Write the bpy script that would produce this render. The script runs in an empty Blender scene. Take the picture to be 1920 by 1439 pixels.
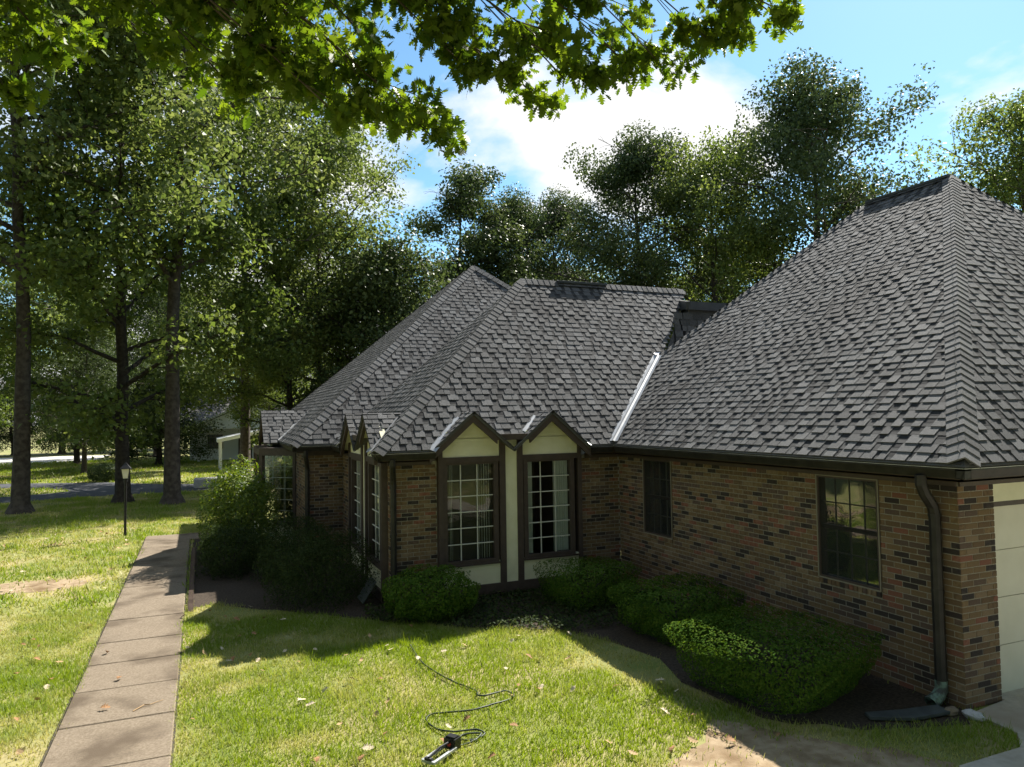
import bpy, math, random
import numpy as np
from mathutils import Vector, Matrix
R = math.radians
rng = np.random.default_rng(7)
random.seed(7)
S = bpy.context.scene
COL = S.collection
# ------------------------------------------------------------------ camera
# axes: +X runs along the front walls, +Y runs along the garage side wall, origin at the garage brick corner
F_PX = 1360.0
PITCH, ROLL, YAW = R(2.46), R(0.856), R(-23.249)
CAM = Vector((-7.454, -5.306, 3.2))
cr, sr, cp, sp = math.cos(ROLL), math.sin(ROLL), math.cos(PITCH), math.sin(PITCH)
Mc = Matrix(((1,0,0),(0,cp,-sp),(0,sp,cp))) @ Matrix(((1,0,0),(0,0,1),(0,-1,0))) @ Matrix(((cr,-sr,0),(sr,cr,0),(0,0,1)))
Mc = Matrix.Rotation(YAW, 3, 'Z') @ Mc
cam = bpy.data.cameras.new('camera'); camo = bpy.data.objects.new('camera', cam); COL.objects.link(camo)
rx, dn, fw = Mc.col[0], Mc.col[1], Mc.col[2]
camo.matrix_world = Matrix(((rx.x,-dn.x,-fw.x,CAM.x),(rx.y,-dn.y,-fw.y,CAM.y),(rx.z,-dn.z,-fw.z,CAM.z),(0,0,0,1)))
cam.sensor_width = 36; cam.lens = 36*F_PX/1920; cam.clip_start = 0.1; cam.clip_end = 3000
S.camera = camo
def cam_px(p):
    d = Vector(p)-CAM; zz = d.dot(fw)
    return (960+F_PX*d.dot(rx)/zz, 719.5+F_PX*d.dot(dn)/zz, zz) if zz > .1 else (-9e9,-9e9,-1)
# ------------------------------------------------------------------ sky and sun
SUN = Vector((0.905, 0.607, 1.0)).normalized()
elev = math.asin(SUN.z); azim = math.atan2(SUN.x, SUN.y)
w = bpy.data.worlds.new('World'); S.world = w; w.use_nodes = True
nt = w.node_tree; nt.nodes.clear()
def N(t, **k):
    n = nt.nodes.new(t)
    for a, b in k.items(): setattr(n, a, b)
    return n
sky = N('ShaderNodeTexSky', sky_type='NISHITA', sun_disc=False, sun_elevation=elev, sun_rotation=azim, air_density=1.0, dust_density=0.2, ozone_density=1.2)
bg1 = N('ShaderNodeBackground'); bg1.inputs[1].default_value = 0.068
bg2 = N('ShaderNodeBackground'); bg2.inputs[0].default_value = (1,1,1,1); bg2.inputs[1].default_value = 0.46
tc = N('ShaderNodeTexCoord'); sep = N('ShaderNodeSeparateXYZ')
zadd = N('ShaderNodeMath', operation='ADD'); zadd.inputs[1].default_value = 0.22
zmax = N('ShaderNodeMath', operation='MAXIMUM'); zmax.inputs[1].default_value = 0.05
comb = N('ShaderNodeCombineXYZ'); div = N('ShaderNodeVectorMath', operation='DIVIDE')
mp = N('ShaderNodeMapping'); mp.inputs['Location'].default_value = (19.83, -1.19, 0)
n1 = N('ShaderNodeTexNoise'); n1.inputs['Scale'].default_value = 1.15; n1.inputs['Detail'].default_value = 10; n1.inputs['Roughness'].default_value = .52; n1.inputs['Distortion'].default_value = .25
ramp = N('ShaderNodeValToRGB'); ramp.color_ramp.elements[0].position = .505; ramp.color_ramp.elements[1].position = .575
mix = N('ShaderNodeMixShader'); out = N('ShaderNodeOutputWorld')
L = nt.links.new
L(tc.outputs['Generated'], sep.inputs[0]); L(sep.outputs[2], zmax.inputs[0]); L(zmax.outputs[0], zadd.inputs[0])
for i in range(3): L(zadd.outputs[0], comb.inputs[i])
L(tc.outputs['Generated'], div.inputs[0]); L(comb.outputs[0], div.inputs[1])
L(div.outputs[0], mp.inputs[0]); L(mp.outputs[0], n1.inputs['Vector']); L(n1.outputs[0], ramp.inputs[0])
tint = N('ShaderNodeMix', data_type='RGBA', blend_type='MULTIPLY'); tint.inputs[0].default_value = 1; tint.inputs[7].default_value = (.80,1.06,1.10,1)
L(sky.outputs[0], tint.inputs[6]); L(tint.outputs[2], bg1.inputs[0]); L(ramp.outputs[0], mix.inputs[0]); L(bg1.outputs[0], mix.inputs[1]); L(bg2.outputs[0], mix.inputs[2]); L(mix.outputs[0], out.inputs[0])
sl = bpy.data.lights.new('sun', 'SUN'); sl.energy = 5.0; sl.angle = R(.53); sl.color = (1, .95, .86)
so = bpy.data.objects.new('sun', sl); so.rotation_euler = (-SUN).to_track_quat('-Z', 'Y').to_euler(); so.location = (20, 15, 30); COL.objects.link(so)
S.cycles.max_bounces = 6; S.cycles.diffuse_bounces = 3; S.cycles.glossy_bounces = 3; S.cycles.transmission_bounces = 3; S.cycles.transparent_max_bounces = 8
S.view_settings.view_transform = 'Standard'; S.view_settings.look = 'None'; S.view_settings.gamma = 1; S.view_settings.exposure = 1.3
# ------------------------------------------------------------------ materials
def mat(name, c1, c2=None, scale=6, rough=.8, bump=0, bscale=None, detail=5, coord='Object', spec=.3, metal=0, contrast=(.35,.65), c3=None, s3=.6):
    m = bpy.data.materials.new(name); m.use_nodes = True; t = m.node_tree; b = t.nodes['Principled BSDF']
    b.inputs['Roughness'].default_value = rough; b.inputs['Specular IOR Level'].default_value = spec; b.inputs['Metallic'].default_value = metal
    b.inputs['Base Color'].default_value = (*c1, 1)
    tcn = t.nodes.new('ShaderNodeTexCoord')
    if c2 is not None:
        n = t.nodes.new('ShaderNodeTexNoise'); n.inputs['Scale'].default_value = scale; n.inputs['Detail'].default_value = detail
        r = t.nodes.new('ShaderNodeValToRGB'); e = r.color_ramp.elements
        e[0].position, e[1].position = contrast; e[0].color = (*c1, 1); e[1].color = (*c2, 1)
        t.links.new(tcn.outputs[coord], n.inputs['Vector']); t.links.new(n.outputs[0], r.inputs[0])
        last = r.outputs[0]
        if c3 is not None:
            n3 = t.nodes.new('ShaderNodeTexNoise'); n3.inputs['Scale'].default_value = s3; n3.inputs['Detail'].default_value = 4
            r3 = t.nodes.new('ShaderNodeValToRGB'); r3.color_ramp.elements[0].position = .48; r3.color_ramp.elements[1].position = .66
            mx = t.nodes.new('ShaderNodeMix'); mx.data_type = 'RGBA'; mx.inputs[7].default_value = (*c3, 1)
            t.links.new(tcn.outputs[coord], n3.inputs['Vector']); t.links.new(n3.outputs[0], r3.inputs[0]); t.links.new(r3.outputs[0], mx.inputs[0])
            t.links.new(last, mx.inputs[6]); last = mx.outputs[2]
        t.links.new(last, b.inputs['Base Color'])
    if bump:
        nb = t.nodes.new('ShaderNodeTexNoise'); nb.inputs['Scale'].default_value = bscale or scale*4; nb.inputs['Detail'].default_value = 4
        bp = t.nodes.new('ShaderNodeBump'); bp.inputs['Strength'].default_value = bump; bp.inputs['Distance'].default_value = .01
        t.links.new(tcn.outputs[coord], nb.inputs['Vector']); t.links.new(nb.outputs[0], bp.inputs['Height']); t.links.new(bp.outputs[0], b.inputs['Normal'])
    return m
def leafmat(name, ca, cb, trans=.35, rough=.5, spec=.35):
    """leaf: diffuse + translucency, hue varied by a per-leaf attribute"""
    m = bpy.data.materials.new(name); m.use_nodes = True; t = m.node_tree; t.nodes.clear()
    at = t.nodes.new('ShaderNodeAttribute'); at.attribute_name = 'tint'
    mx = t.nodes.new('ShaderNodeMix'); mx.data_type = 'RGBA'; mx.inputs[6].default_value = (*ca, 1); mx.inputs[7].default_value = (*cb, 1)
    p = t.nodes.new('ShaderNodeBsdfPrincipled'); p.inputs['Roughness'].default_value = rough; p.inputs['Specular IOR Level'].default_value = spec
    tr = t.nodes.new('ShaderNodeBsdfTranslucent'); hs = t.nodes.new('ShaderNodeHueSaturation'); hs.inputs['Hue'].default_value = .485; hs.inputs['Saturation'].default_value = 1.15; hs.inputs['Value'].default_value = 1.7
    ms = t.nodes.new('ShaderNodeMixShader'); ms.inputs[0].default_value = trans; o = t.nodes.new('ShaderNodeOutputMaterial')
    k = t.links.new
    k(at.outputs['Fac'], mx.inputs[0]); k(mx.outputs[2], p.inputs['Base Color']); k(mx.outputs[2], hs.inputs['Color']); k(hs.outputs[0], tr.inputs[0])
    k(p.outputs[0], ms.inputs[1]); k(tr.outputs[0], ms.inputs[2]); k(ms.outputs[0], o.inputs[0])
    return m
def glassmat(name, tint=(.8,.85,.85), refl=.12, trans=.88, rough=.01):
    m = bpy.data.materials.new(name); m.use_nodes = True; t = m.node_tree; t.nodes.clear()
    fr = t.nodes.new('ShaderNodeFresnel'); fr.inputs[0].default_value = 1.5
    ad = t.nodes.new('ShaderNodeMath'); ad.operation = 'ADD'; ad.inputs[1].default_value = refl
    g = t.nodes.new('ShaderNodeBsdfGlossy'); g.inputs['Roughness'].default_value = rough; g.inputs[0].default_value = (1,1,1,1)
    tr = t.nodes.new('ShaderNodeBsdfTransparent'); tr.inputs[0].default_value = (*[c*trans for c in tint], 1)
    ms = t.nodes.new('ShaderNodeMixShader'); o = t.nodes.new('ShaderNodeOutputMaterial'); k = t.links.new
    nz = t.nodes.new('ShaderNodeTexNoise'); nz.inputs['Scale'].default_value = 2.2; nz.inputs['Detail'].default_value = 1; bp = t.nodes.new('ShaderNodeBump'); bp.inputs['Strength'].default_value = .25; bp.inputs['Distance'].default_value = .02; tcn = t.nodes.new('ShaderNodeTexCoord')
    k(tcn.outputs['Object'], nz.inputs['Vector']); k(nz.outputs[0], bp.inputs['Height']); k(bp.outputs[0], g.inputs['Normal'])
    k(fr.outputs[0], ad.inputs[0]); k(ad.outputs[0], ms.inputs[0]); k(tr.outputs[0], ms.inputs[1]); k(g.outputs[0], ms.inputs[2]); k(ms.outputs[0], o.inputs[0])
    return m
def screenmat(name):
    m = bpy.data.materials.new(name); m.use_nodes = True; t = m.node_tree; t.nodes.clear()
    d = t.nodes.new('ShaderNodeBsdfDiffuse'); d.inputs[0].default_value = (.03,.032,.03,1); tr = t.nodes.new('ShaderNodeBsdfTransparent')
    ms = t.nodes.new('ShaderNodeMixShader'); ms.inputs[0].default_value = .62; o = t.nodes.new('ShaderNodeOutputMaterial')
    t.links.new(tr.outputs[0], ms.inputs[1]); t.links.new(d.outputs[0], ms.inputs[2]); t.links.new(ms.outputs[0], o.inputs[0]); return m
M = {}
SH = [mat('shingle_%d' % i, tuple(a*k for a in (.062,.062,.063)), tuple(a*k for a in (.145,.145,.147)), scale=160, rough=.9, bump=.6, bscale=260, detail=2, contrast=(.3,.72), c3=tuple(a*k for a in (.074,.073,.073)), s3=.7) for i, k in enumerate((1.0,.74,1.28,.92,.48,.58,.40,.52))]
M['band'] = mat('shingle_shadow_band', (.018,.018,.019), (.035,.035,.036), scale=120, rough=.95)  # dark quads paint the tabs' shade into the gaps, as printed bands do
M['deck'] = mat('shingle_underlay', (.055,.055,.055), (.12,.118,.115), scale=140, rough=.95, bump=.4)
BR = [mat('brick_%d' % i, a, b, scale=22, rough=.9, bump=.5, bscale=90) for i, (a, b) in enumerate([
    ((.135,.087,.045),(.20,.137,.075)), ((.105,.067,.037),(.16,.106,.062)), ((.165,.115,.068),(.24,.174,.112)), ((.028,.022,.021),(.052,.041,.036)), ((.16,.060,.038),(.23,.11,.075)), ((.08,.054,.041),(.13,.09,.068))])]
BRW = [.25,.22,.13,.17,.08,.15]
M['mortar'] = mat('mortar', (.22,.20,.165), (.31,.285,.235), scale=30, rough=.95, bump=.3)
M['trim'] = mat('brown_trim_paint', (.060,.044,.038), (.075,.056,.048), scale=9, rough=.55, bump=.12, bscale=60)
M['cream'] = mat('cream_stucco_panel', (.66,.64,.46), (.72,.70,.52), scale=5, rough=.8, bump=.35, bscale=70)
M['gutter'] = mat('dark_bronze_gutter', (.016,.015,.014), (.032,.029,.026), scale=7, rough=.5)
M['lip'] = mat('lip_highlight_metal', (.42,.42,.43), (.6,.6,.62), scale=9, rough=.35, metal=.6)  # pale strip colour stands in for sun highlights on the gutter lip
M['copper'] = mat('verdigris_metal', (.16,.24,.20), (.05,.055,.05), scale=14, rough=.6, contrast=(.4,.6))
M['flash'] = mat('white_valley_metal', (.36,.365,.375), (.46,.465,.475), scale=6, rough=.4, metal=.3)
M['coping'] = mat('dark_metal_coping', (.05,.055,.06), (.07,.075,.08), scale=4, rough=.4)
M['muntin'] = mat('pale_muntin_paint', (.55,.55,.50), rough=.5)
M['screenframe'] = mat('tan_screen_frame', (.22,.20,.155), rough=.5)
M['sash'] = mat('dull_sash_paint', (.16,.155,.14), rough=.6)
M['curtain'] = mat('white_curtain_cloth', (.86,.86,.82), (.76,.77,.74), scale=3, rough=.9)
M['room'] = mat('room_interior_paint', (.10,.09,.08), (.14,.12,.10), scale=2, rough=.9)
M['glass'] = glassmat('window_glass', refl=.0); M['screen'] = screenmat('insect_screen')
M['door'] = mat('cream_garage_door', (.62,.60,.50), (.67,.65,.55), scale=3, rough=.6, bump=.08, bscale=80)
M['concrete'] = mat('driveway_concrete', (.42,.38,.31), (.52,.47,.39), scale=14, rough=.92, bump=.4, bscale=160, c3=(.33,.28,.21), s3=.9)
M['walk'] = mat('aggregate_walk', (.155,.120,.083), (.255,.205,.148), scale=42, rough=.92, bump=.6, bscale=150, detail=6, contrast=(.3,.7), c3=(.105,.078,.052), s3=1.5)
M['joint'] = mat('joint_soil', (.05,.042,.03), (.10,.085,.06), scale=20, rough=1)
M['soil'] = mat('bare_soil', (.27,.195,.115), (.37,.285,.185), scale=9, rough=1, bump=.6, bscale=60, c3=(.15,.095,.045), s3=1.6)
M['mulch'] = mat('bed_mulch', (.030,.022,.015), (.075,.055,.038), scale=30, rough=1, bump=1, bscale=60)
M['lawn'] = mat('lawn_ground', (.150,.185,.040), (.27,.255,.095), scale=1.6, rough=1, bump=.2, bscale=30, c3=(.34,.28,.14), s3=.55, detail=8)
M['blade'] = leafmat('grass_blade', (.180,.255,.038), (.42,.395,.150), trans=.34)
M['asphalt'] = mat('asphalt', (.055,.058,.066), (.085,.088,.098), scale=40, rough=.9, bump=.3)
M['bark'] = mat('tree_bark', (.045,.036,.029), (.095,.080,.066), scale=7, rough=.95, bump=1, bscale=26)
M['barkdark'] = mat('dark_bark', (.028,.022,.018), (.060,.05,.04), scale=9, rough=.95, bump=1, bscale=30)
M['oak'] = leafmat('oak_leaf', (.062,.118,.019), (.155,.215,.035), trans=.50, spec=.2)
M['leafA'] = leafmat('mid_green_leaf', (.068,.108,.026), (.165,.205,.060), trans=.44, rough=.5, spec=.2)
M['leafB'] = leafmat('dark_green_leaf', (.034,.058,.020), (.098,.128,.046), trans=.30, rough=.5, spec=.2)
M['leafC'] = leafmat('light_green_leaf', (.082,.125,.034), (.18,.215,.075), trans=.42, spec=.2)
M['hedge'] = leafmat('hedge_leaf', (.045,.10,.018), (.12,.18,.03), trans=.28, spec=0, rough=.8)
M['yew'] = leafmat('dark_shrub_leaf', (.022,.040,.014), (.060,.080,.024), trans=.2, spec=.08, rough=.7)
M['gold'] = leafmat('yellow_green_leaf', (.05,.10,.018), (.17,.215,.032), trans=.34)
M['dry'] = mat('dry_leaf_brown', (.20,.095,.04), (.36,.20,.09), scale=12, rough=.8)
M['drypale'] = mat('dry_leaf_pale', (.50,.40,.27), (.62,.52,.38), scale=12, rough=.8)
M['drytan'] = mat('dry_leaf_tan', (.36,.23,.11), (.46,.32,.17), scale=12, rough=.8)
M['black'] = mat('black_plastic', (.015,.015,.016), rough=.4)
M['hose'] = mat('dark_green_hose', (.018,.030,.020), (.03,.045,.03), scale=20, rough=.5)
M['silver'] = mat('grey_metal_frame', (.45,.46,.47), rough=.4, metal=.4)
M['red'] = mat('red_plastic', (.45,.05,.03), rough=.5)
M['lampmetal'] = mat('black_lamp_metal', (.012,.012,.012), (.02,.02,.02), scale=8, rough=.45)
M['lampglass'] = mat('frosted_lamp_glass', (.62,.60,.54), rough=.35)
M['slate'] = mat('wet_dark_slab', (.045,.052,.052), (.085,.095,.093), scale=6, rough=.55)
M['stone'] = mat('pale_stone', (.42,.41,.42), (.55,.54,.55), scale=8, rough=.85, bump=.4)
M['brownstone'] = mat('brown_stone', (.16,.12,.085), (.23,.18,.13), scale=8, rough=.9, bump=.4)
M['siding'] = mat('white_siding', (.76,.80,.86), (.80,.83,.88), scale=2, rough=.6)
M['farroof'] = mat('grey_far_roof', (.13,.125,.125), (.19,.185,.18), scale=3, rough=.9)
M['whitepaint'] = mat('white_paint', (.78,.78,.77), rough=.5)
M['farglass'] = mat('far_window_dark', (.03,.035,.04), rough=.1, spec=.6)
M['pale'] = mat('pale_far_paving', (.55,.52,.48), (.62,.59,.55), scale=.5, rough=.9)
# ------------------------------------------------------------------ mesh helpers
def link(o, parent=None):
    COL.objects.link(o)
    if parent is not None: o.parent = parent
    return o
def tag(o, label=None, cat=None, group=None, kind=None):
    if label: o['label'] = label
    if cat: o['category'] = cat
    if group: o['group'] = group
    if kind: o['kind'] = kind
    return o
def empty(name, loc=(0,0,0), **k):
    o = bpy.data.objects.new(name, None); o.location = loc; o.empty_display_size = .3; link(o); return tag(o, **k)
class MB:
    def __init__(s): s.v = []; s.f = []; s.m = []
    def add(s, vs, fs, mi=0):
        o = len(s.v); s.v += [tuple(p) for p in vs]; s.f += [tuple(i+o for i in f) for f in fs]; s.m += [mi]*len(fs); return s
    def box(s, x0, x1, y0, y1, z0, z1, mi=0):
        return s.add([(x0,y0,z0),(x1,y0,z0),(x1,y1,z0),(x0,y1,z0),(x0,y0,z1),(x1,y0,z1),(x1,y1,z1),(x0,y1,z1)],
                     [(0,3,2,1),(4,5,6,7),(0,1,5,4),(1,2,6,5),(2,3,7,6),(3,0,4,7)], mi)
    def bar(s, a, b, wd, ht, up=(0,0,1), mi=0):
        a, b, up = Vector(a), Vector(b), Vector(up); t = (b-a).normalized(); sd = t.cross(up).normalized(); n = sd.cross(t).normalized()
        vs = [p+sd*(i*wd/2)+n*(j*ht/2) for p in (a,b) for (i,j) in ((-1,-1),(1,-1),(1,1),(-1,1))]
        return s.add(vs, [(0,1,2,3),(7,6,5,4),(0,4,5,1),(1,5,6,2),(2,6,7,3),(3,7,4,0)], mi)
    def prism(s, poly, ext, mi=0):
        """poly: list of 3d points (planar), ext: extrusion vector"""
        n = len(poly); e = Vector(ext); P = [Vector(p) for p in poly]
        return s.add(P+[p+e for p in P], [tuple(range(n)), tuple(range(2*n-1, n-1, -1))]+[(i,(i+1) % n,(i+1) % n+n,i+n) for i in range(n)], mi)
    def tube(s, pts, rad, k=7, mi=0, cap=True):
        P = [Vector(p) for p in pts]; n = len(P); o = len(s.v)
        rads = rad if hasattr(rad, '__len__') else [rad]*n; ref = Vector((0,0,1))
        for i, p in enumerate(P):
            t = (P[min(i+1,n-1)]-P[max(i-1,0)]).normalized()
            if abs(t.dot(ref)) > .95: ref = Vector((1,0,0)) if abs(t.x) < .9 else Vector((0,1,0))
            a = t.cross(ref).normalized(); b = t.cross(a)
            for j in range(k):
                q = 2*math.pi*j/k; s.v.append(tuple(p+(a*math.cos(q)+b*math.sin(q))*rads[i]))
        for i in range(n-1):
            for j in range(k):
                s.f.append((o+i*k+j, o+i*k+(j+1) % k, o+(i+1)*k+(j+1) % k, o+(i+1)*k+j)); s.m.append(mi)
        if cap:
            s.f.append(tuple(o+j for j in range(k))); s.f.append(tuple(o+(n-1)*k+j for j in range(k-1,-1,-1))); s.m += [mi, mi]
        return s
    def build(s, name, mats, parent=None, smooth=False):
        me = bpy.data.meshes.new(name); me.from_pydata(s.v, [], s.f); ms = mats if isinstance(mats, (list, tuple)) else [mats]
        for m in ms: me.materials.append(m)
        if len(ms) > 1: me.polygons.foreach_set('material_index', s.m)
        if smooth: me.polygons.foreach_set('use_smooth', [True]*len(me.polygons))
        return link(bpy.data.objects.new(name, me), parent)
def np_mesh(name, V, k, material, tint=None, smooth=False):
    """V: (nfaces, k, 3) array, one k-gon each"""
    nf = V.shape[0]; me = bpy.data.meshes.new(name)
    me.vertices.add(nf*k); me.vertices.foreach_set('co', V.reshape(-1).astype(np.float32))
    me.loops.add(nf*k); me.loops.foreach_set('vertex_index', np.arange(nf*k, dtype=np.int32))
    me.polygons.add(nf); me.polygons.foreach_set('loop_start', np.arange(0, nf*k, k, dtype=np.int32))
    if tint is not None:
        a = me.attributes.new('tint', 'FLOAT', 'POINT'); a.data.foreach_set('value', np.repeat(tint, k).astype(np.float32))
    me.materials.append(material); me.update(calc_edges=True); me.validate(); return me
def unit(a): return a/np.maximum(np.linalg.norm(a, axis=-1, keepdims=True), 1e-9)
def leaf_quads(P, Nn, size, aspect=.6, rg=rng):
    n = len(P); size = np.asarray(size).reshape(-1,1)*np.ones((n,1))
    t = unit(np.cross(Nn, unit(rg.normal(size=(n,3))))); b = np.cross(Nn, t)
    return np.stack([P-t*size*.5, P+b*size*aspect*.5+Nn*size*.12, P+t*size*.5, P-b*size*aspect*.5+Nn*size*.12], axis=1)

# ------------------------------------------------------------------ GROUND
def sheet(name, poly, zz, material, **k):
    o = MB().add([(x,y,zz) for x,y in poly], [tuple(range(len(poly)))]).build(name, material); return tag(o, **k)
ground = sheet('lawn', [(-400,-200),(400,-200),(400,700),(-400,700)], 0, M['lawn'], label='wide green lawn around the brick house', kind='structure')
def ragged(poly, amp, step=.25, seed=1, closed=True):
    rg = random.Random(seed); o = []
    for i, (x,y) in enumerate(poly if closed else poly[:-1]):
        x2, y2 = poly[(i+1) % len(poly)]; n = max(1, int(math.hypot(x2-x, y2-y)/step))
        for j in range(n):
            o.append((x+(x2-x)*j/n+rg.uniform(-amp,amp), y+(y2-y)*j/n+rg.uniform(-amp,amp)))
    return o
road = [(-60,23),(-14.65,28.8),(-12.5,30.0),(-7.6,30.5),(4,31.2),(4,33.6),(-7.35,33.9),(-9.5,35.2),(-11.9,37.8),(-17,40),(-60,50)]
sheet('asphalt_road', road, .004, M['asphalt'], label='dark asphalt drive curving past the tree trunks', kind='structure')
sheet('grass_island', [(-12.9,33.4),(-13.4,32.7),(-15.3,31.9),(-60,26.5),(-60,46),(-17,37.4),(-14.2,35.4),(-13.2,34.2)], .008, M['lawn'], label='grass island inside the asphalt drive', kind='structure')
sheet('far_pavement', [(-40,60),(-17.5,60),(-15.5,63),(-15,72),(-40,74)], .004, M['pale'], label='pale sunlit paving beyond the trees', kind='structure')
BED = [(-7.62,8.25),(-7.24,8.4),(-6.1,7.3),(-4.96,6.2),(-3.7,5.1),(-2.6,4.5),(-2.15,3.6),(-2.0,2.7),(-2.25,1.9),(-2.1,.75),(-1.4,.12),(-.3,-.25),(.0,.05),(0,6.84),(-4.5,6.84),(-4.5,11.24),(-5.32,11.24),(-5.32,17.2),(-7.62,17.2)]
sheet('garden_bed', ragged(BED[:11], .05, .3, 3, False)+BED[10:], .006, M['mulch'], label='dark mulch garden bed along the house walls', kind='structure')
SOIL = [(-3.9,-.1),(-3.5,.35),(-3.0,.6),(-2.5,1.0),(-2.2,.5),(-1.5,-.3),(-1.2,-.75),(-2.2,-1.6),(-4.4,-1.4)]
sheet('bare_soil', ragged(SOIL, .06, .2, 5), .004, M['soil'], label='bare tan soil patch at the lawn corner', kind='structure')
SOIL2 = [(-12.6,10.7),(-10.9,11.0),(-9.9,10.9),(-9.4,11.4),(-9.7,11.9),(-10.8,12.1),(-12.6,11.8)]
sheet('soil_patch', ragged(SOIL2, .12, .25, 6), .004, M['soil'], label='worn bare soil patch in the left lawn', kind='structure')
DRIVE = [(.62,-.02),(-.05,-.10),(-.12,-.60),(-.40,-.80),(-1.25,-.80),(-2.5,-2.5),(-2.5,-6.5),(12,-6.5),(12,-.02)]
MB().prism([(x,y,-.1) for x,y in DRIVE], (0,0,.125)).build('driveway', M['concrete']).__setitem__('kind', 'structure')
bpy.data.objects['driveway']['label'] = 'pale concrete driveway in front of the garage'
# walkway with its slabs
wk = tag(MB().box(-8.82,-7.68,-6,17.0,-.08,.012).build('walkway', M['joint']), label='brown aggregate concrete walkway across the lawn', kind='structure')
MB().box(-7.68,-5.4,15.9,17.0,-.08,.012).build('walkway_turn', M['joint'], wk)
ys = [-6,-4.9,-3.8,-2.7,-1.6,-.5,.4,1.35,2.42,3.55,4.61,5.64,6.64,7.91,9.17,10.4,11.6,12.8,14.0,15.0,15.9]
for i in range(len(ys)-1):
    g = .004 if i % 2 else .009
    x0, x1, y0, y1 = -8.80, -7.70, ys[i]+g, ys[i+1]-g; h = .034+random.uniform(-.004,.004); c = .012
    b = MB(); b.add([(x0,y0,0),(x1,y0,0),(x1,y1,0),(x0,y1,0),(x0,y0,h-c),(x1,y0,h-c),(x1,y1,h-c),(x0,y1,h-c),(x0+c,y0+c,h),(x1-c,y0+c,h),(x1-c,y1-c,h),(x0+c,y1-c,h)],
          [(0,1,5,4),(1,2,6,5),(2,3,7,6),(3,0,4,7),(4,5,9,8),(5,6,10,9),(6,7,11,10),(7,4,8,11),(8,9,10,11)])
    b.build('paving_slab', M['walk'], wk)
MB().box(-8.80,-5.4,15.91,16.98,-.05,.032).build('paving_slab', M['walk'], wk)

# ------------------------------------------------------------------ HOUSE
house = empty('brick_house', (0,0,0), label='brown brick house with steep dark grey shingle hip roofs', cat='house')
WT = 2.42; EZ = 2.6; TB = 1.1106; TG = .8302; TBL = .891; TCL = .8754
BL, BH, MJ = .194, .0577, .010
bricks = []      # (x, y, z, rotz, length, matindex)
def wall(name, p0, p1, nrm, openings, top=WT, z0=-.02, lab=None, par=0):
    """vertical wall panel between plan points p0->p1 with rectangular openings (s0,s1,z0,z1); mortar backing is the part, bricks are its pieces"""
    p0, p1 = Vector((*p0,0)), Vector((*p1,0)); Ln = (p1-p0).length; t = (p1-p0)/Ln; n = Vector((*nrm,0)); b = MB()
    ss = sorted({.004, Ln-.004, *[o[0] for o in openings], *[o[1] for o in openings]}); zs = sorted({z0, top, *[o[2] for o in openings], *[o[3] for o in openings]})
    for i in range(len(ss)-1):
        for j in range(len(zs)-1):
            sm, zm = (ss[i]+ss[i+1])/2, (zs[j]+zs[j+1])/2
            if any(o[0] < sm < o[1] and o[2] < zm < o[3] for o in openings): continue
            q = [p0+t*s_+Vector((0,0,z_)) for s_, z_ in ((ss[i],zs[j]),(ss[i+1],zs[j]),(ss[i+1],zs[j+1]),(ss[i],zs[j+1]))]
            b.prism(q, -n*.12)
    wo = b.build(name, M['mortar'], house)
    if lab: wo['label'] = lab
    rot = math.atan2(t.y, t.x); row = 0; zc = z0+.02+BH/2
    while zc+BH/2 < top:
        s = -(BL+MJ)/2 if (row+par) % 2 else 0.0
        while s < Ln:
            a, e = max(s, -.003), min(s+BL, Ln)
            segs = [(a, e)]
            for o in openings:
                if o[2]-.07 < zc < o[3]+.01:
                    ns = []
                    for (q0, q1) in segs:
                        if q1 <= o[0] or q0 >= o[1]: ns.append((q0,q1))
                        else:
                            if q0 < o[0]: ns.append((q0, o[0]-.004))
                            if q1 > o[1]: ns.append((o[1]+.004, q1))
                    segs = ns
            for q0, q1 in segs:
                if q1-q0 > .025:
                    c = p0+t*((q0+q1)/2)+n*random.uniform(-.002,.001)
                    bricks.append((c.x, c.y, zc, rot, q1-q0, random.choices(range(6), BRW)[0], BH, wo, n))
            s += BL+MJ
        row += 1; zc += BH+MJ
    for o in openings:                                   # rowlock sill course under an opening
        if o[2] > .5:
            s = o[0]
            while s < o[1]-.02:
                c = p0+t*(s+.029)+n*.02
                bricks.append((c.x, c.y, o[2]-.035, rot, .058, random.choices(range(6), BRW)[0], .064, wo, n)); s += .0675
    return wo
UX0, UX1 = -3.683, -.885           # window unit in the front bay wall
UY0, UY1 = 6.98, 9.98              # window unit in the left bay wall
wall('wall', (0,0), (0,6.849), (-1,0), [(.985,1.936,1.03,2.36),(5.14,6.01,1.02,2.37)], lab='shaded garage side wall of mixed brown brick')
wall('wall', (0,0), (.575,0), (0,-1), [], par=1, lab='narrow brick pier beside the garage door')
wall('wall', (5.6,0), (6.4,0), (0,-1), [])
wall('wall', (-4.512,6.849), (0,6.849), (0,-1), [(-3.683+4.512,-.885+4.512,.02,WT)], lab='front brick wall around the paired windows')
wall('wall', (-4.512,6.849), (-4.512,11.25), (-1,0), [(UY0-6.849,UY1-6.849,.02,WT)], par=1)
wall('wall', (-5.33,11.25), (-4.512,11.25), (0,-1), [])
wall('wall', (-5.33,11.25), (-5.33,20.4), (-1,0), [(12.9-11.25,16.7-11.25,.02,WT)], par=1)
pw = MB(); pw.box(-5.33,11.5,20.28,20.4,0,WT).box(11.4,11.52,0,20.4,0,WT).box(6.4,11.5,0,.12,0,WT); pw.build('wall', M['mortar'], house)
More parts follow.
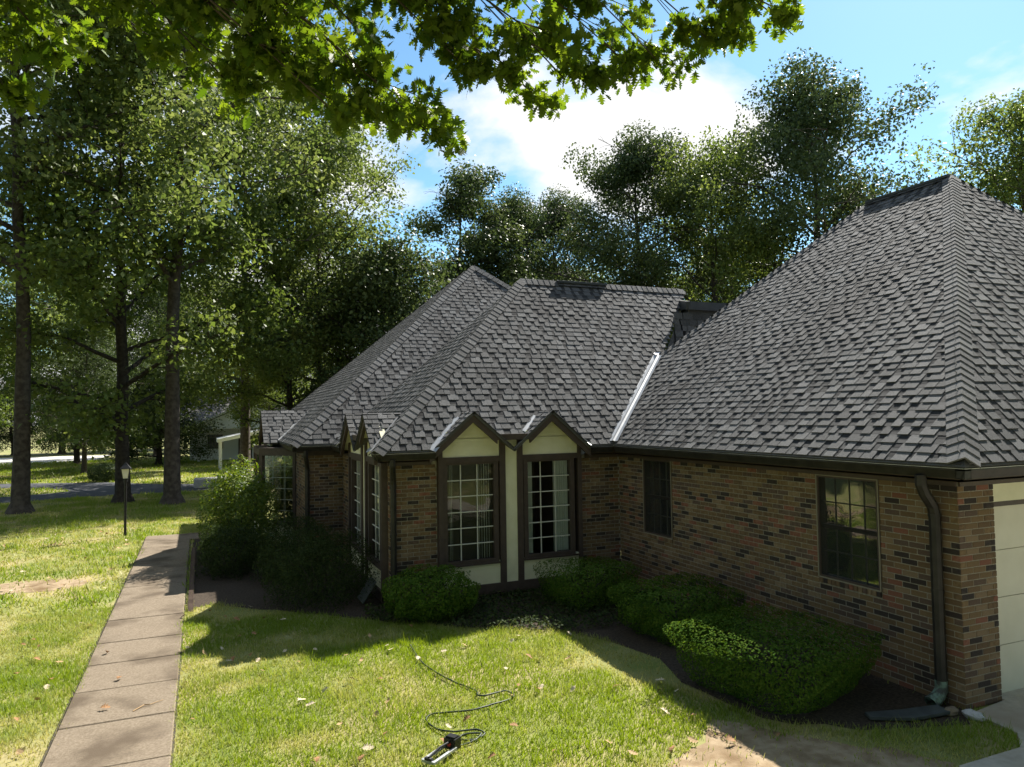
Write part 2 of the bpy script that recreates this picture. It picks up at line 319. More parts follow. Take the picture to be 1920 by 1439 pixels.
# bricks: the 300 that show largest one by one, the rest joined
def bsize(b):
    x, y, d = cam_px((b[0], b[1], b[2]))
    if not (-20 < x < 1940 and -20 < y < 1460) or d <= 0: return 0
    to = (CAM-Vector((b[0],b[1],b[2]))).normalized(); return b[4]*max(to.dot(b[8]), .01)*b[6]/d/d
bricks.sort(key=bsize, reverse=True)
bm_unit = []
for i in range(6):
    c = .004; m_ = MB(); x, y, z = .5, .006, .5
    m_.add([(-x,-.012,-z),(x,-.012,-z),(x,-.012,z),(-x,-.012,z),(-x,y*.3,-z),(x,y*.3,-z),(x,y*.3,z),(-x,y*.3,z),(-x+.02,y,-z+.06),(x-.02,y,-z+.06),(x-.02,y,z-.06),(-x+.02,y,z-.06)],
           [(0,1,5,4),(1,2,6,5),(2,3,7,6),(3,0,4,7),(4,5,9,8),(5,6,10,9),(6,7,11,10),(7,4,8,11),(8,9,10,11)])
    me = bpy.data.meshes.new('brick'); me.from_pydata(m_.v, [], m_.f); me.materials.append(BR[i]); bm_unit.append((me, m_))
for b in bricks[:300]:
    o = bpy.data.objects.new('brick', bm_unit[b[5]][0]); o.location = (b[0],b[1],b[2])
    ang = math.atan2(b[8].y, b[8].x)-math.pi/2           # local +Y is the outward normal
    o.rotation_euler = (0,0,ang); o.scale = (b[4],1,b[6]); link(o, b[7])
rest = MB()
for b in bricks[300:]:
    ang = math.atan2(b[8].y, b[8].x)-math.pi/2; ca, sa = math.cos(ang), math.sin(ang); m_ = bm_unit[b[5]][1]
    rest.add([(b[0]+x*b[4]*ca-y*sa, b[1]+x*b[4]*sa+y*ca, b[2]+z*b[6]) for x, y, z in m_.v], m_.f, b[5])
tag(rest.build('bricks', BR, house), kind='stuff')
# ---- roof slopes
teeth = []       # (origin corner, e, s, n, width, length, matindex, slope object)
roofs = []
def slope(name, polys, eave0, edir, sdir, exclude=None, start=.03, exp=.145, lab=None, detail=True):
    """polys: planar polygons (first one bounds the shingle courses); eave0 a point on the eave; edir along it; sdir up the slope"""
    e, s = Vector(edir).normalized(), Vector(sdir).normalized(); n = e.cross(s); E0 = Vector(eave0)
    if n.z < 0: e = -e; n = -n
    b = MB()
    for p in polys: b.prism([Vector(q)-n*.004 for q in p], -n*.05)
    ro = b.build(name, M['deck'], house)
    if lab: ro['label'] = lab
    pts = [((Vector(q)-E0).dot(e), (Vector(q)-E0).dot(s)) for q in polys[0]]
    def span(d):
        xs = []
        for i in range(len(pts)):
            (x0,d0),(x1,d1) = pts[i], pts[(i+1) % len(pts)]
            if (d0 <= d < d1) or (d1 <= d < d0): xs.append(x0+(x1-x0)*(d-d0)/(d1-d0))
        return (min(xs), max(xs)) if len(xs) >= 2 else None
    base = MB(); d = start; dmax = max(q[1] for q in pts); rows = 0
    while d < dmax-.02:
        sp_ = span(d+exp*.5) or span(d+.01)
        if not sp_: break
        x0, x1 = sp_; t1 = .007; rl = min(exp*1.25, dmax-d+.02)
        # base strip: split into pieces so that gables can interrupt it
        x = x0
        while x < x1-.01:
            xe = min(x+random.uniform(.28,.40), x1)
            pc = E0+e*((x+xe)/2)+s*(d+exp*.5)
            if not (exclude and exclude(pc)):
                q = [E0+e*x+s*d+n*t1, E0+e*xe+s*d+n*t1, E0+e*xe+s*(d+rl)+n*.001, E0+e*x+s*(d+rl)+n*.001]
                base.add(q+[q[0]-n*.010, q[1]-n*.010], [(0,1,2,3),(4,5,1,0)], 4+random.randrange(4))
            x = xe
        x = x0+random.uniform(-.12,.05); gaps = []
        while x < x1 and detail:
            wd = random.uniform(.10,.21); a, c_ = max(x, x0), min(x+wd, x1)
            if c_-a > .03:
                pc = E0+e*((a+c_)/2)+s*(d+exp*.5)
                if not (exclude and exclude(pc)): teeth.append((E0+e*a+s*(d-.004)+n*.0, e, s, n, c_-a, rl, random.randrange(4), ro))
            gw = random.choice((.012, .06, .09, .12, .14)); g0, g1 = max(x+wd, x0), min(x+wd+gw, x1); x += wd+gw
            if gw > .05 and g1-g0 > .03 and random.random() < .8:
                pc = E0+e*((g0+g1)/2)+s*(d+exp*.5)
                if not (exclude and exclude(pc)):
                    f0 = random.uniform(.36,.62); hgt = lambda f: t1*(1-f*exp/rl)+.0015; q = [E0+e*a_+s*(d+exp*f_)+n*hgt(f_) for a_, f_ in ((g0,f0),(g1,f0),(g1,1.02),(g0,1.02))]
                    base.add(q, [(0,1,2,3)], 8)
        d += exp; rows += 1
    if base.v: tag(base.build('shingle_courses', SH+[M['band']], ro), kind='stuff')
    roofs.append(ro); return ro
def sv(ax, tanp):   # up-slope unit vector
    v_ = Vector(ax); return Vector((v_.x, v_.y, tanp*v_.length)).normalized()
G0 = (-.3,-.3,EZ); GR1 = (5.78,3.97,7.65); GR2 = (5.78,5.85,7.65); VT = (1.93,8.216,4.45); V0 = (-.3,6.549,EZ); TGF = (7.65-EZ)/(3.97+.3)
slope('roof', [[G0, V0, VT, GR2, GR1]], G0, (0,1,0), sv((1,0,0), TG), lab='large garage roof slope above the shaded brick wall')
slope('roof', [[G0, GR1, (11.86,-.3,EZ)]], G0, (1,0,0), sv((0,1,0), TGF), lab='garage front roof slope right of the broad hip')
slope('roof', [[(11.86,-.3,EZ),(11.86,9.587,EZ),GR2,GR1]], (11.86,-.3,EZ), (0,1,0), sv((-1,0,0), TG), detail=False)
slope('roof', [[(11.86,9.587,EZ),(-.3,9.587,EZ),GR2]], (11.86,9.587,EZ), (1,0,0), sv((0,-1,0), 1.351), detail=False)
B0 = (-4.826,6.549,EZ); BA = (-.70,9.862,6.28); BRR = (3.905,9.862,6.28); BE = (2.197,8.379,4.632)
GX = (-3.083,-1.55); GZ = 3.25; GK = .87; GF = 6.60     # front gables: centre x, apex z, slope, rake plane y
LY = (9.30,7.66); LXF = -4.80                           # left gables: centre y, rake plane x
def zg(x, cs):
    if min(cs)-.8 <= x <= max(cs)+.8:
        h = max(GZ-GK*abs(x-c) for c in cs)
        return max(h, 2.86) if min(cs) < x < max(cs) else h
    return -9
def exB(p): return p.z < zg(p.x, GX)+.02
def exBL(p): return p.z < zg(p.y, LY)+.02
def onB(x, y): return (x, y, EZ+(y-6.549)*TB)
def onBL(x, y): return (x, y, EZ+(x+4.826)*TBL)
slope('roof', [[B0, V0, VT, BE, BRR, BA], ], B0, (1,0,0), sv((0,1,0), TB), exclude=exB, lab='front bay roof slope above the two small gables')
# that slope's deck stops behind the gables
def redeck(ro, polys, n):
    b = MB()
    for p in polys: b.prism([Vector(q)-n*.004 for q in p], -n*.05)
    me = bpy.data.meshes.new('roof'); me.from_pydata(b.v, [], b.f); me.materials.append(M['deck']); ro.data = me
nB = Vector((0,-TB,1)).normalized(); nBL = Vector((-TBL,0,1)).normalized()
yb = 6.90
redeck(roofs[-1], [[B0, onB(-3.84,6.549), onB(-3.84,yb), onB(-4.3895,yb)], [onB(-.80,6.549), V0, onB(.17,yb), onB(-.80,yb)],
       [onB(-4.3895,yb), onB(.17,yb), VT, BE, BRR, BA]], nB)
CB = (-4.826,11.0,EZ)
slope('roof', [[B0, BA, CB]], B0, (0,1,0), sv((1,0,0), TBL), exclude=exBL, lab='narrow left roof slope of the front bay')
xb = -4.45
fb = lambda x: 6.549+(x+4.826)*(9.862-6.549)/(4.126); fc = lambda x: 11.0+(x+4.826)*(9.862-11.0)/4.126
redeck(roofs[-1], [[B0, onBL(-4.826,6.86), onBL(xb,6.86), onBL(xb,fb(xb)+.0001)], [onBL(-4.826,10.1), CB, onBL(xb,fc(xb)), onBL(xb,10.1)], [onBL(xb,fb(xb)), onBL(xb,fc(xb)), BA]], nBL)
slope('roof', [[BA, BRR, (3.9,13.0,EZ), CB]], CB, (1,.25,0), (.1,-.6,.75), detail=False)
C0_ = (-5.66,10.95,EZ); CA1 = (.29,15.64,7.81); CA2 = (.29,16.3,7.81)
slope('roof', [[C0_, (7.05,10.95,EZ), CA1]], C0_, (1,0,0), sv((0,1,0), TB), exclude=lambda p: p.x > 2.6 or (p.y < 13.2 and p.x > -1.2), lab='pointed rear roof slope behind the front bay')
CGY = 14.78; CGZ = 3.40
def exC(p): return abs(p.y-CGY) < .95 and p.z < CGZ-.87*abs(p.y-CGY)+.02
slope('roof', [[C0_, CA1, CA2, (-5.66,20.7,EZ)]], C0_, (0,1,0), sv((1,0,0), TCL), exclude=exC, lab='long left roof slope facing the lawn')
slope('roof', [[CA1, (7.05,10.95,EZ), (7.05,20.7,EZ), CA2]], (7.05,10.95,EZ), (0,1,0), sv((-1,0,0), .77), detail=False)
slope('roof', [[(-5.66,20.7,EZ), CA2, (7.05,20.7,EZ)]], (-5.66,20.7,EZ), (1,0,0), sv((0,-1,0), 1.18), detail=False)
# steep shaded box roof between the bay and the garage
bx = MB().add([(3.35,9.0,5.70),(8,9.0,5.70),(8,8.72,3.2),(2.75,8.72,3.2),(3.62,9.60,5.80),(2.05,8.22,4.42)], [(0,1,2,3),(0,3,5,4)])
bx.build('roof', M['deck'], house)['label'] = 'steep shaded shingle wall between two roofs'
e_, s_ = Vector((1,0,0)), Vector((0,.11,1)).normalized(); n_ = Vector((0,-1,.11)).normalized()
q = MB()
for r_ in range(16):
    x = 2.9
    while x < 7.5:
        wd = random.uniform(.12,.26); a = Vector((x, 8.72+.112*(r_*.145+.05), 3.25+r_*.145)); 
        if a.z < 5.5: q.add([a+n_*.012, a+e_*wd+n_*.012, a+e_*wd+s_*.16, a+s_*.16], [(0,1,2,3)], random.randrange(4))
        x += wd+random.uniform(.02,.1)
tag(q.build('shingle_courses', SH, house), kind='stuff')
cpg = MB(); cpg.bar((3.30,8.97,5.76),(8,8.97,5.76),.10,.20).bar((3.30,8.93,5.76),(3.60,9.66,5.90),.10,.20); cpg.build('roof_coping', M['coping'], house)
MB().box(3.4,8,8.99,12,5.70,5.74).build('flat_roof', M['coping'], house)
# ---- gables
def gable_roof(cx, T, apex, k, foot_z, front, back_of, parent, nm='gable_roof'):
    """two small slopes; T(l,o,z) maps along-eave l, outward o, height z; back_of(z) gives the outward coordinate where the gable meets the main roof"""
    gr = MB()
    for sgn in (-1, 1):
        ft = cx+sgn*(apex-foot_z)/k
        A, Bk, Fq, Fb = T(cx,front,apex), T(cx,back_of(apex)-.05,apex), T(ft,front,foot_z), T(ft,back_of(foot_z)-.05,foot_z)
        A, Bk, Fq, Fb = map(Vector, (A,Bk,Fq,Fb)); n = (Bk-A).cross(Fq-A).normalized()
        if n.z < 0: n = -n
        gr.prism([A-n*.004, Bk-n*.004, Fb-n*.004, Fq-n*.004], -n*.04)
        # shingle courses
        e = (Bk-A).normalized(); s = (A-Fq).normalized(); Ls = (A-Fq).length; d = .0
        while d < Ls-.03:
            zz = foot_z+(apex-foot_z)*d/Ls; Lr = (Vector(T(cx,back_of(zz),0))-Vector(T(cx,front,0))).length*1.0
            x = -.01+random.uniform(-.1,0)
            while x < Lr:
                wd = random.uniform(.10,.2); a, c_ = max(x,-.012), min(x+wd, Lr+.02)
                if c_-a > .02: teeth.append((Fq+e*a+s*d, e, s, n, c_-a, min(.17, Ls-d+.01), random.randrange(4), gparent))
                x += wd+random.choice((.01,.05,.08))
            d += .125
    return gr
def flashing(name, a, b, wd, n, parent=house):
    a, b, n = Vector(a), Vector(b), Vector(n).normalized(); t = (b-a).normalized(); sd = t.cross(n).normalized(); m_ = MB()
    for k in (-1, 1):
        q = [a+n*.022, b+n*.022, b+sd*k*wd*.45+n*.020, a+sd*k*wd*.45+n*.020, ]
        m_.prism(q, n*.003)
        m_.prism([a+sd*k*wd*.45+n*.020, b+sd*k*wd*.45+n*.020, b+sd*k*wd*.5+n*.032, a+sd*k*wd*.5+n*.032], n*.003)
    return m_.build(name, M['flash'], parent)
def window_unit(T, cs, width, label):
    """paired tall windows under two small gables: T(l,o,z), l = 0..width along the wall, o outward from the brick face"""
    global gparent
    un = empty('window_bay'); un.parent = house; un['label'] = label; gparent = un
    def bx_(l0,l1,o0,o1,z0,z1): return [T(l,o,z) for (l,o,z) in ((l0,o0,z0),(l1,o0,z0),(l1,o1,z0),(l0,o1,z0),(l0,o0,z1),(l1,o0,z1),(l1,o1,z1),(l0,o1,z1))]
    FB = [(0,3,2,1),(4,5,6,7),(0,1,5,4),(1,2,6,5),(2,3,7,6),(3,0,4,7)]
    c1, c2 = cs; mid = (c1+c2)/2; hw = .435
    # cream panels behind everything
    p = MB()
    for z0, z1 in ((.22,.62),(2.40,2.80)):
        for a, b in ((.03,mid-.12),(mid+.12,width-.03)): p.add(bx_(a,b,-.05,.075,z0,z1), FB)
    p.add(bx_(mid-.12,mid+.12,-.05,.085,.20,2.80), FB)
    for c in cs: p.prism([T(c-.60,.075,2.79),T(c+.60,.075,2.79),T(c+.28,.075,3.02),T(c,.075,3.20),T(c-.28,.075,3.02)], Vector(T(0,-.1,0))-Vector(T(0,0,0)))
    p.build('cream_panel', M['cream'], un)
    t = MB()
    for l0, l1 in ((0,.075),(mid-.225,mid-.115),(mid+.115,mid+.225),(width-.075,width)): t.add(bx_(l0,l1,-.05,.115,.07,2.775), FB)
    t.add(bx_(.0,width,-.05,.112,.05,.225), FB)
    for a, b in ((.075,mid-.225),(mid+.225,width-.075)):
        t.add(bx_(a,b,-.05,.108,2.375,2.47), FB); t.add(bx_(a,b,-.05,.108,.57,.60), FB)
    t.build('trim_boards', M['trim'], un)
    # rake boards and flat link: one zigzag fascia
    r = MB(); of, ob = .26, .20; hh = .17
    fl = 2.86; d_ = (GZ-fl)/GK; lo = (GZ-2.56)/GK
    top = [(c1-lo,2.56),(c1,GZ),(c1+d_,fl),(c2-d_,fl),(c2,GZ),(c2+lo,2.56)]
    if c1 > c2: top = [(c1+lo,2.56),(c1,GZ),(c1-d_,fl),(c2+d_,fl),(c2,GZ),(c2-lo,2.56)]
    for (l0,z0),(l1,z1) in zip(top[:-1], top[1:]):
        h0 = hh*(.62 if abs(z0-z1) < .01 else 1)
        q = [(l0,of,z0),(l1,of,z1),(l1,of,z1-h0),(l0,of,z0-h0)]; q2 = [(l,ob,z) for l,_,z in q]
        r.add([T(*a) for a in q]+[T(*a) for a in q2], [(0,1,2,3),(7,6,5,4),(0,4,5,1),(2,6,7,3),(1,5,6,2),(0,3,7,4)])
    r.build('rake_board', M['trim'], un)
    sf = MB()   # cream soffit under the rakes
    for (l0,z0),(l1,z1) in zip(top[:-1], top[1:]):
        q = [(l0,.20,z0-.05),(l1,.20,z1-.05),(l1,-.02,z1-.05),(l0,-.02,z0-.05)]; sf.prism([T(*a) for a in q], Vector((0,0,.015)))
    sf.build('soffit', M['cream'], un)
    # windows
    for ci, c in enumerate(cs):
        wn = MB(); z0, z1 = .60, 2.375
        for l0,l1,a,b in ((c-hw-.085,c-hw,z0,z1),(c+hw,c+hw+.085,z0,z1),(c-hw,c+hw,z0,.665),(c-hw,c+hw,2.336,z1)): wn.add(bx_(l0,l1,-.06,.09,a,b), FB)
        wo = wn.build('window', M['trim'], un)
        mu = MB(); cols = (.30,.655) if ci == 0 else (.32,.66)
        cl = [0]+list(cols)+[1]; rows = 6; zz = [.665+(2.336-.665)*i/rows for i in range(rows+1)]
        xs = [c-hw+2*hw*f for f in cl]
        if c1 > c2: xs = xs[::-1]
        for x in xs[1:-1]: mu.add(bx_(x-.009,x+.009,.01,.035,.665,2.336), FB)
        for z in zz[1:-1]: mu.add(bx_(c-hw,c+hw,.012,.033,z-.009,z+.009), FB)
        mu.build('muntins', M['muntin'], wo)
        for i in range(3):
            for j in range(rows):
                a, b = sorted((xs[i], xs[i+1]))
                MB().add([T(a,.022,zz[j]),T(b,.022,zz[j]),T(b,.022,zz[j+1]),T(a,.022,zz[j+1])], [(0,1,2,3)]).build('pane', M['glass'], wo)
        for (a, b) in ((c-hw-.02, c-hw+.15),(c+hw-.30, c+hw+.02)):
            cu = MB(); nn = 28
            pts = [(a+(b-a)*i/nn, -.045+.022*math.sin(i*1.55)+random.uniform(-.006,.006)) for i in range(nn+1)]
            cu.add([T(l,o,.62) for l,o in pts]+[T(l,o,2.36) for l,o in pts], [(i,i+1,i+nn+2,i+nn+1) for i in range(nn)])
            cu.build('curtain', M['curtain'], wo, smooth=True)
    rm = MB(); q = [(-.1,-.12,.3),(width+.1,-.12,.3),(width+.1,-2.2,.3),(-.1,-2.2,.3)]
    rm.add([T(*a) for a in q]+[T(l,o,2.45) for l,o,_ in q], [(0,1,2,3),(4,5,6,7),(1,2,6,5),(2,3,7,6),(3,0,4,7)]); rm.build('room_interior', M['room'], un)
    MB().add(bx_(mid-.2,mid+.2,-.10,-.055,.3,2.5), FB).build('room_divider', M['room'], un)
    return un
TF = lambda l, o, z: (UX0+l, 6.849-o, z)
cf = [c-UX0 for c in GX]
un1 = window_unit(TF, cf, UX1-UX0, 'paired front windows with white curtains under twin gables')
bo = lambda z: (6.849-6.549)-(z-EZ)/TB          # outward coordinate of the front slope at height z
for c in cf: gable_roof(c, TF, GZ+.015, GK, 2.58, .28, bo, un1).build('gable_roof', M['deck'], un1)
for c in GX:
    for sg in (-1, 1):
        if (c == GX[0] and sg == 1) or (c == GX[1] and sg == -1): z0 = 2.87
        else: z0 = 2.60
        x0 = c+sg*(GZ-z0)/GK; flashing('valley_flashing', onB(x0+sg*.02, 6.549+(z0-EZ)/TB), onB(c+sg*.10, 6.549+(GZ-.10-EZ)/TB), .15 if sg < 0 else .07, nB+Vector((sg*.25,0,0)), un1)
TL = lambda l, o, z: (-4.512-o, UY1-l, z)
cl_ = [UY1-c for c in LY]
un2 = window_unit(TL, cl_, UY1-UY0, 'paired side windows under twin gables on the bay side')
bo2 = lambda z: (4.826-4.512)-(z-EZ)/TBL
for c in cl_: gable_roof(c, TL, GZ+.015, GK, 2.58, .28, bo2, un2).build('gable_roof', M['deck'], un2)
for c in LY:
    for sg in (-1, 1):
        z0 = 2.87 if ((c == LY[0] and sg == -1) or (c == LY[1] and sg == 1)) else 2.60
        flashing('valley_flashing', onBL(-4.826+(z0-EZ)/TBL, c+sg*(GZ-z0)/GK), onBL(-4.826+(GZ-.1-EZ)/TBL, c+sg*.1), .14, nBL+Vector((0,sg*.25,0)), un2)
# third gable over the angled bay on the far left wall
un3 = empty('window_bay'); un3.parent = house; un3['label'] = 'angled bay window with one gable near the bright shrub'; gparent = un3
TC = lambda l, o, z: (-5.33-o, CGY+l, z); bo3 = lambda z: (5.66-5.33)-(z-EZ)/TCL
gable_roof(0, TC, CGZ, GK, 2.58, .66, bo3, un3).build('gable_roof', M['deck'], un3)
rk = MB()
for sg in (-1, 1): rk.prism([TC(0,.66,CGZ-.01),TC(sg*.95,.66,CGZ-.01-.83),TC(sg*.95,.66,CGZ-.18-.83),TC(0,.66,CGZ-.18)], (.06,0,0))
rk.build('rake_board', M['trim'], un3)
MB().prism([TC(-.8,.50,2.5),TC(.8,.50,2.5),TC(0,.50,CGZ-.12)], (.05,0,0)).build('cream_panel', M['cream'], un3)
flashing('valley_flashing', (-5.62,CGY-.90,2.63), (-4.83,CGY-.06,3.32), .07, (-.6,-.5,1), un3)
bay = [(-5.33,12.95),(-6.10,13.75),(-6.10,15.80),(-5.33,16.6)]
for (a, b) in zip(bay[:-1], bay[1:]):
    a, b = Vector((*a,0)), Vector((*b,0)); t = (b-a).normalized(); n = Vector((t.y,-t.x,0)); n = n if n.x < 0 else -n; Lb = (b-a).length
    def bq(s0,s1,z0,z1,th,of=0): return [a+t*s0+n*of+Vector((0,0,z0)), a+t*s1+n*of+Vector((0,0,z0)), a+t*s1+n*of+Vector((0,0,z1)), a+t*s0+n*of+Vector((0,0,z1))]
    MB().prism(bq(0,Lb,.18,.62,0), -n*.06).build('cream_panel', M['cream'], un3)
    tr_ = MB()
    for s0,s1,z0,z1 in ((0,.09,.10,2.45),(Lb-.09,Lb,.10,2.45),(.09,Lb-.09,2.28,2.45),(.09,Lb-.09,.60,.68),(.0,Lb,.08,.18)): tr_.prism(bq(s0,s1,z0,z1,0,.02), -n*.10)
    wo = tr_.build('window', M['trim'], un3)
    MB().add(bq(.09,Lb-.09,.68,2.28,0,-.03), [(0,1,2,3)]).build('pane', M['glass'], wo)
    mu = MB()
    for k in range(1,6): mu.prism(bq(.09,Lb-.09,.68+1.6*k/6-.009,.68+1.6*k/6+.009,0,-.05), n*.02)
    for k in (1,2): mu.prism(bq(Lb*k/3-.009,Lb*k/3+.009,.68,2.28,0,-.055), n*.02)
    mu.build('muntins', M['muntin'], wo)
MB().prism([(*p,.30) for p in bay], (0,0,.02)).build('room_floor', M['room'], un3)
MB().prism([(*p,2.44) for p in bay], (0,0,.03)).build('soffit', M['trim'], un3)
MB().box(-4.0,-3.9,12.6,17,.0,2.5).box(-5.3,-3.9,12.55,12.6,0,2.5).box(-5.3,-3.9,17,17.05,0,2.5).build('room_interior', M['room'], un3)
# ---- shingle tabs: the 300 that show largest one by one, the rest joined
def tsize(t):
    c = t[0]+t[1]*t[4]*.5+t[2]*.07; x, y, d = cam_px(c)
    if not (-10 < x < 1930 and -10 < y < 1450) or d <= 0: return 0
    return t[4]*max((CAM-c).normalized().dot(t[3]), 0)/d/d
teeth.sort(key=tsize, reverse=True)
TV = [(0,0,.016),(1,0,.016),(1,1,.004),(0,1,.004),(0,0,.002),(1,0,.002),(1,1,-.002),(0,1,-.002)]
TFc = [(0,1,2,3),(4,5,1,0),(5,6,2,1),(7,4,0,3)]
tm = []
for i in range(4):
    me = bpy.data.meshes.new('shingle'); me.from_pydata(TV, [], TFc); me.materials.append(SH[i]); tm.append(me)
for t in teeth[:300]:
    o = bpy.data.objects.new('shingle', tm[t[6]]); c, e, s, n = t[0], t[1], t[2], t[3]
    o.matrix_world = Matrix(((e.x*t[4],s.x*t[5],n.x,c.x),(e.y*t[4],s.y*t[5],n.y,c.y),(e.z*t[4],s.z*t[5],n.z,c.z),(0,0,0,1))); link(o, t[7])
rest = MB()
for t in teeth[300:]:
    j = random.uniform(-.003,.002)
    rest.add([t[0]+t[1]*(x*t[4])+t[2]*(y*t[5])+t[3]*(z+(j if y == 0 else 0)) for x,y,z in TV], TFc, t[6])
tag(rest.build('shingles', SH, house), kind='stuff')
# ---- hip and ridge caps
def caps(a, b, w1, w2, spacing=.149, lift=.026, length=.21, wid=.175):
    """caps laid from a (low) to b (high); w1, w2: directions down the two adjoining slopes, perpendicular to the hip line"""
    a, b = Vector(a), Vector(b); t = (b-a).normalized(); Ln = (b-a).length; w1, w2 = Vector(w1), Vector(w2)
    w1 = (w1-t*w1.dot(t)).normalized(); w2 = (w2-t*w2.dot(t)).normalized(); up = -(w1+w2).normalized()
    prof = [w1*wid, w1*wid*.45+up*.008, up*.016, w2*wid*.45+up*.008, w2*wid]
    vs = []
    for (d, h) in ((0, lift+.016), (length, lift+.002)): vs += [p+up*h+t*d for p in prof]
    vs += [p+up*(lift-.004) for p in prof]
    fs = [(i,i+1,i+6,i+5) for i in range(4)]+[(i+10,i+11,i+1,i) for i in range(4)]
    mes = []
    for k in range(3):
        me = bpy.data.meshes.new('ridge_cap'); me.from_pydata(vs, [], fs); me.materials.append(SH[(0,2,1)[k]]); mes.append(me)
    for i in range(int(Ln/spacing)):
        o = bpy.data.objects.new('ridge_cap', random.choice(mes)); o.location = a+t*(i*spacing); link(o, house)
dn_ = lambda ax, tp: Vector((ax[0], ax[1], -tp*Vector((*ax,0)).length)).normalized()
MB().box(-.30,-.20,-.30,-.20,2.47,2.574).build('gutter_corner', M['gutter'], house)
caps(Vector(G0)+Vector((.06,.042,.05)), GR1, dn_((-1,0),TG), dn_((0,-1),TGF))
caps(B0, BA, dn_((-1,0),TBL), dn_((0,-1),TB))
caps(C0_, CA1, dn_((-1,0),TCL), dn_((0,-1),TB), spacing=.16)
caps((2.2,14.31,6.35), CA1, dn_((0,-1),TB), dn_((1,0),.77), spacing=.18)
caps(GR2, GR1, dn_((-1,0),TG), dn_((1,0),TG), spacing=.2, lift=.035, length=.24)
caps((.25,9.862,6.28),(1.55,9.862,6.28), dn_((0,-1),TB), dn_((0,1),TB), spacing=.15, lift=.05)
caps((-.70,9.862,6.28),(.25,9.862,6.28), dn_((0,-1),TB), dn_((0,1),TB), spacing=.15, lift=.03)
caps((1.55,9.862,6.28),(3.905,9.862,6.28), dn_((0,-1),TB), dn_((0,1),TB), spacing=.15, lift=.03)
# far hip of the garage as one strip of overlapping caps
caps((1.93,8.216,4.45), GR2, dn_((-1,0),TG), dn_((0,1),1.35), spacing=.2, lift=.01)
for a_, b_ in (((5.78,3.97,7.655),(5.78,5.85,7.655)), ((.25,9.862,6.305),(1.55,9.862,6.305))): MB().bar(a_, b_, .22, .05).build('ridge_vent', M['coping'], house)
# main valley flashing between bay and garage
va, vb = Vector(V0)+Vector((.02,.03,.02)), Vector(VT)+Vector((-.05,-.04,-.04))
vm = MB()
for k in (-1, 1):
    t = (vb-va).normalized(); up = Vector((-.35,-.35,1)).normalized(); sd = t.cross(up).normalized()
    for (s0,s1,h0,h1) in ((0,.035,.075,.06),(.035,.085,.06,.066),(.085,.096,.066,.075)):
        vm.prism([va+sd*k*s0+up*h0, vb+sd*k*s0+up*h0, vb+sd*k*s1+up*h1, va+sd*k*s1+up*h1], up*.003)
vm.build('valley_flashing', M['flash'], house)['label'] = 'long white metal valley between bay and garage roofs'
MB().prism([vb+Vector((-.06,-.02,.05)), vb+Vector((.10,.02,.05)), vb+Vector((.10,.08,.12)), vb+Vector((-.05,.10,.10))], (0,0,.02)).build('valley_cap', M['lip'], house)
# ---- eaves: soffit, frieze, fascia, gutters
def eave(p0, p1, nrm, ends=(0,0)):
    p0, p1, n = Vector((*p0,0)), Vector((*p1,0)), Vector((*nrm,0)); t = (p1-p0).normalized(); a, b = p0-t*ends[0], p1+t*ends[1]
    Z = lambda z: Vector((0,0,z)); ev = MB(); fz = MB(); f2 = MB(); gt = MB(); lp = MB()
    ev.prism([a+Z(2.43), b+Z(2.43), b+n*.20+Z(2.43), a+n*.20+Z(2.43)], Z(.02))
    fz.prism([p0+n*.012+Z(2.36), p1+n*.012+Z(2.36), p1+n*.012+Z(2.43), p0+n*.012+Z(2.43)], n*.02)
    f2.prism([a+n*.18+Z(2.43), b+n*.18+Z(2.43), b+n*.18+Z(2.58), a+n*.18+Z(2.58)], n*.02)
    prof = [(.202,2.575),(.202,2.475),(.262,2.468),(.30,2.555),(.30,2.575),(.294,2.575),(.294,2.556),(.258,2.474),(.208,2.481),(.208,2.575)]
    a2, b2 = a-t*ends[0]*.5, b+t*ends[1]*.5
    gt.prism([a2+n*o+Z(z) for o, z in prof], b2-a2)
    lp.prism([a2+n*.291+Z(2.5752), b2+n*.291+Z(2.5752), b2+n*.303+Z(2.5752), a2+n*.303+Z(2.5752)], Z(.004))
    ev.build('soffit', M['trim'], house); fz.build('frieze', M['trim'], house); f2.build('fascia', M['trim'], house); g_ = gt.build('gutter', M['gutter'], house); lp.build('gutter_lip', M['lip'], g_)
eave((0,6.849), (0,0), (-1,0), (-.2,.2)); eave((0,0), (11.5,0), (0,-1), (.2,0))
eave((-4.512,6.849), (UX0-.10,6.849), (0,-1), (.2,0)); eave((UX1+.12,6.849), (0,6.849), (0,-1), (0,-.2))
eave((-4.512,UY0-.08), (-4.512,6.849), (-1,0), (0,.2)); eave((-4.512,11.25), (-4.512,UY1+.05), (-1,0), (-.2,0))
eave((-5.33,11.25), (-4.512,11.25), (0,-1), (.2,-.2)); eave((-5.33,20.4), (-5.33,11.25), (-1,0), (0,.2))
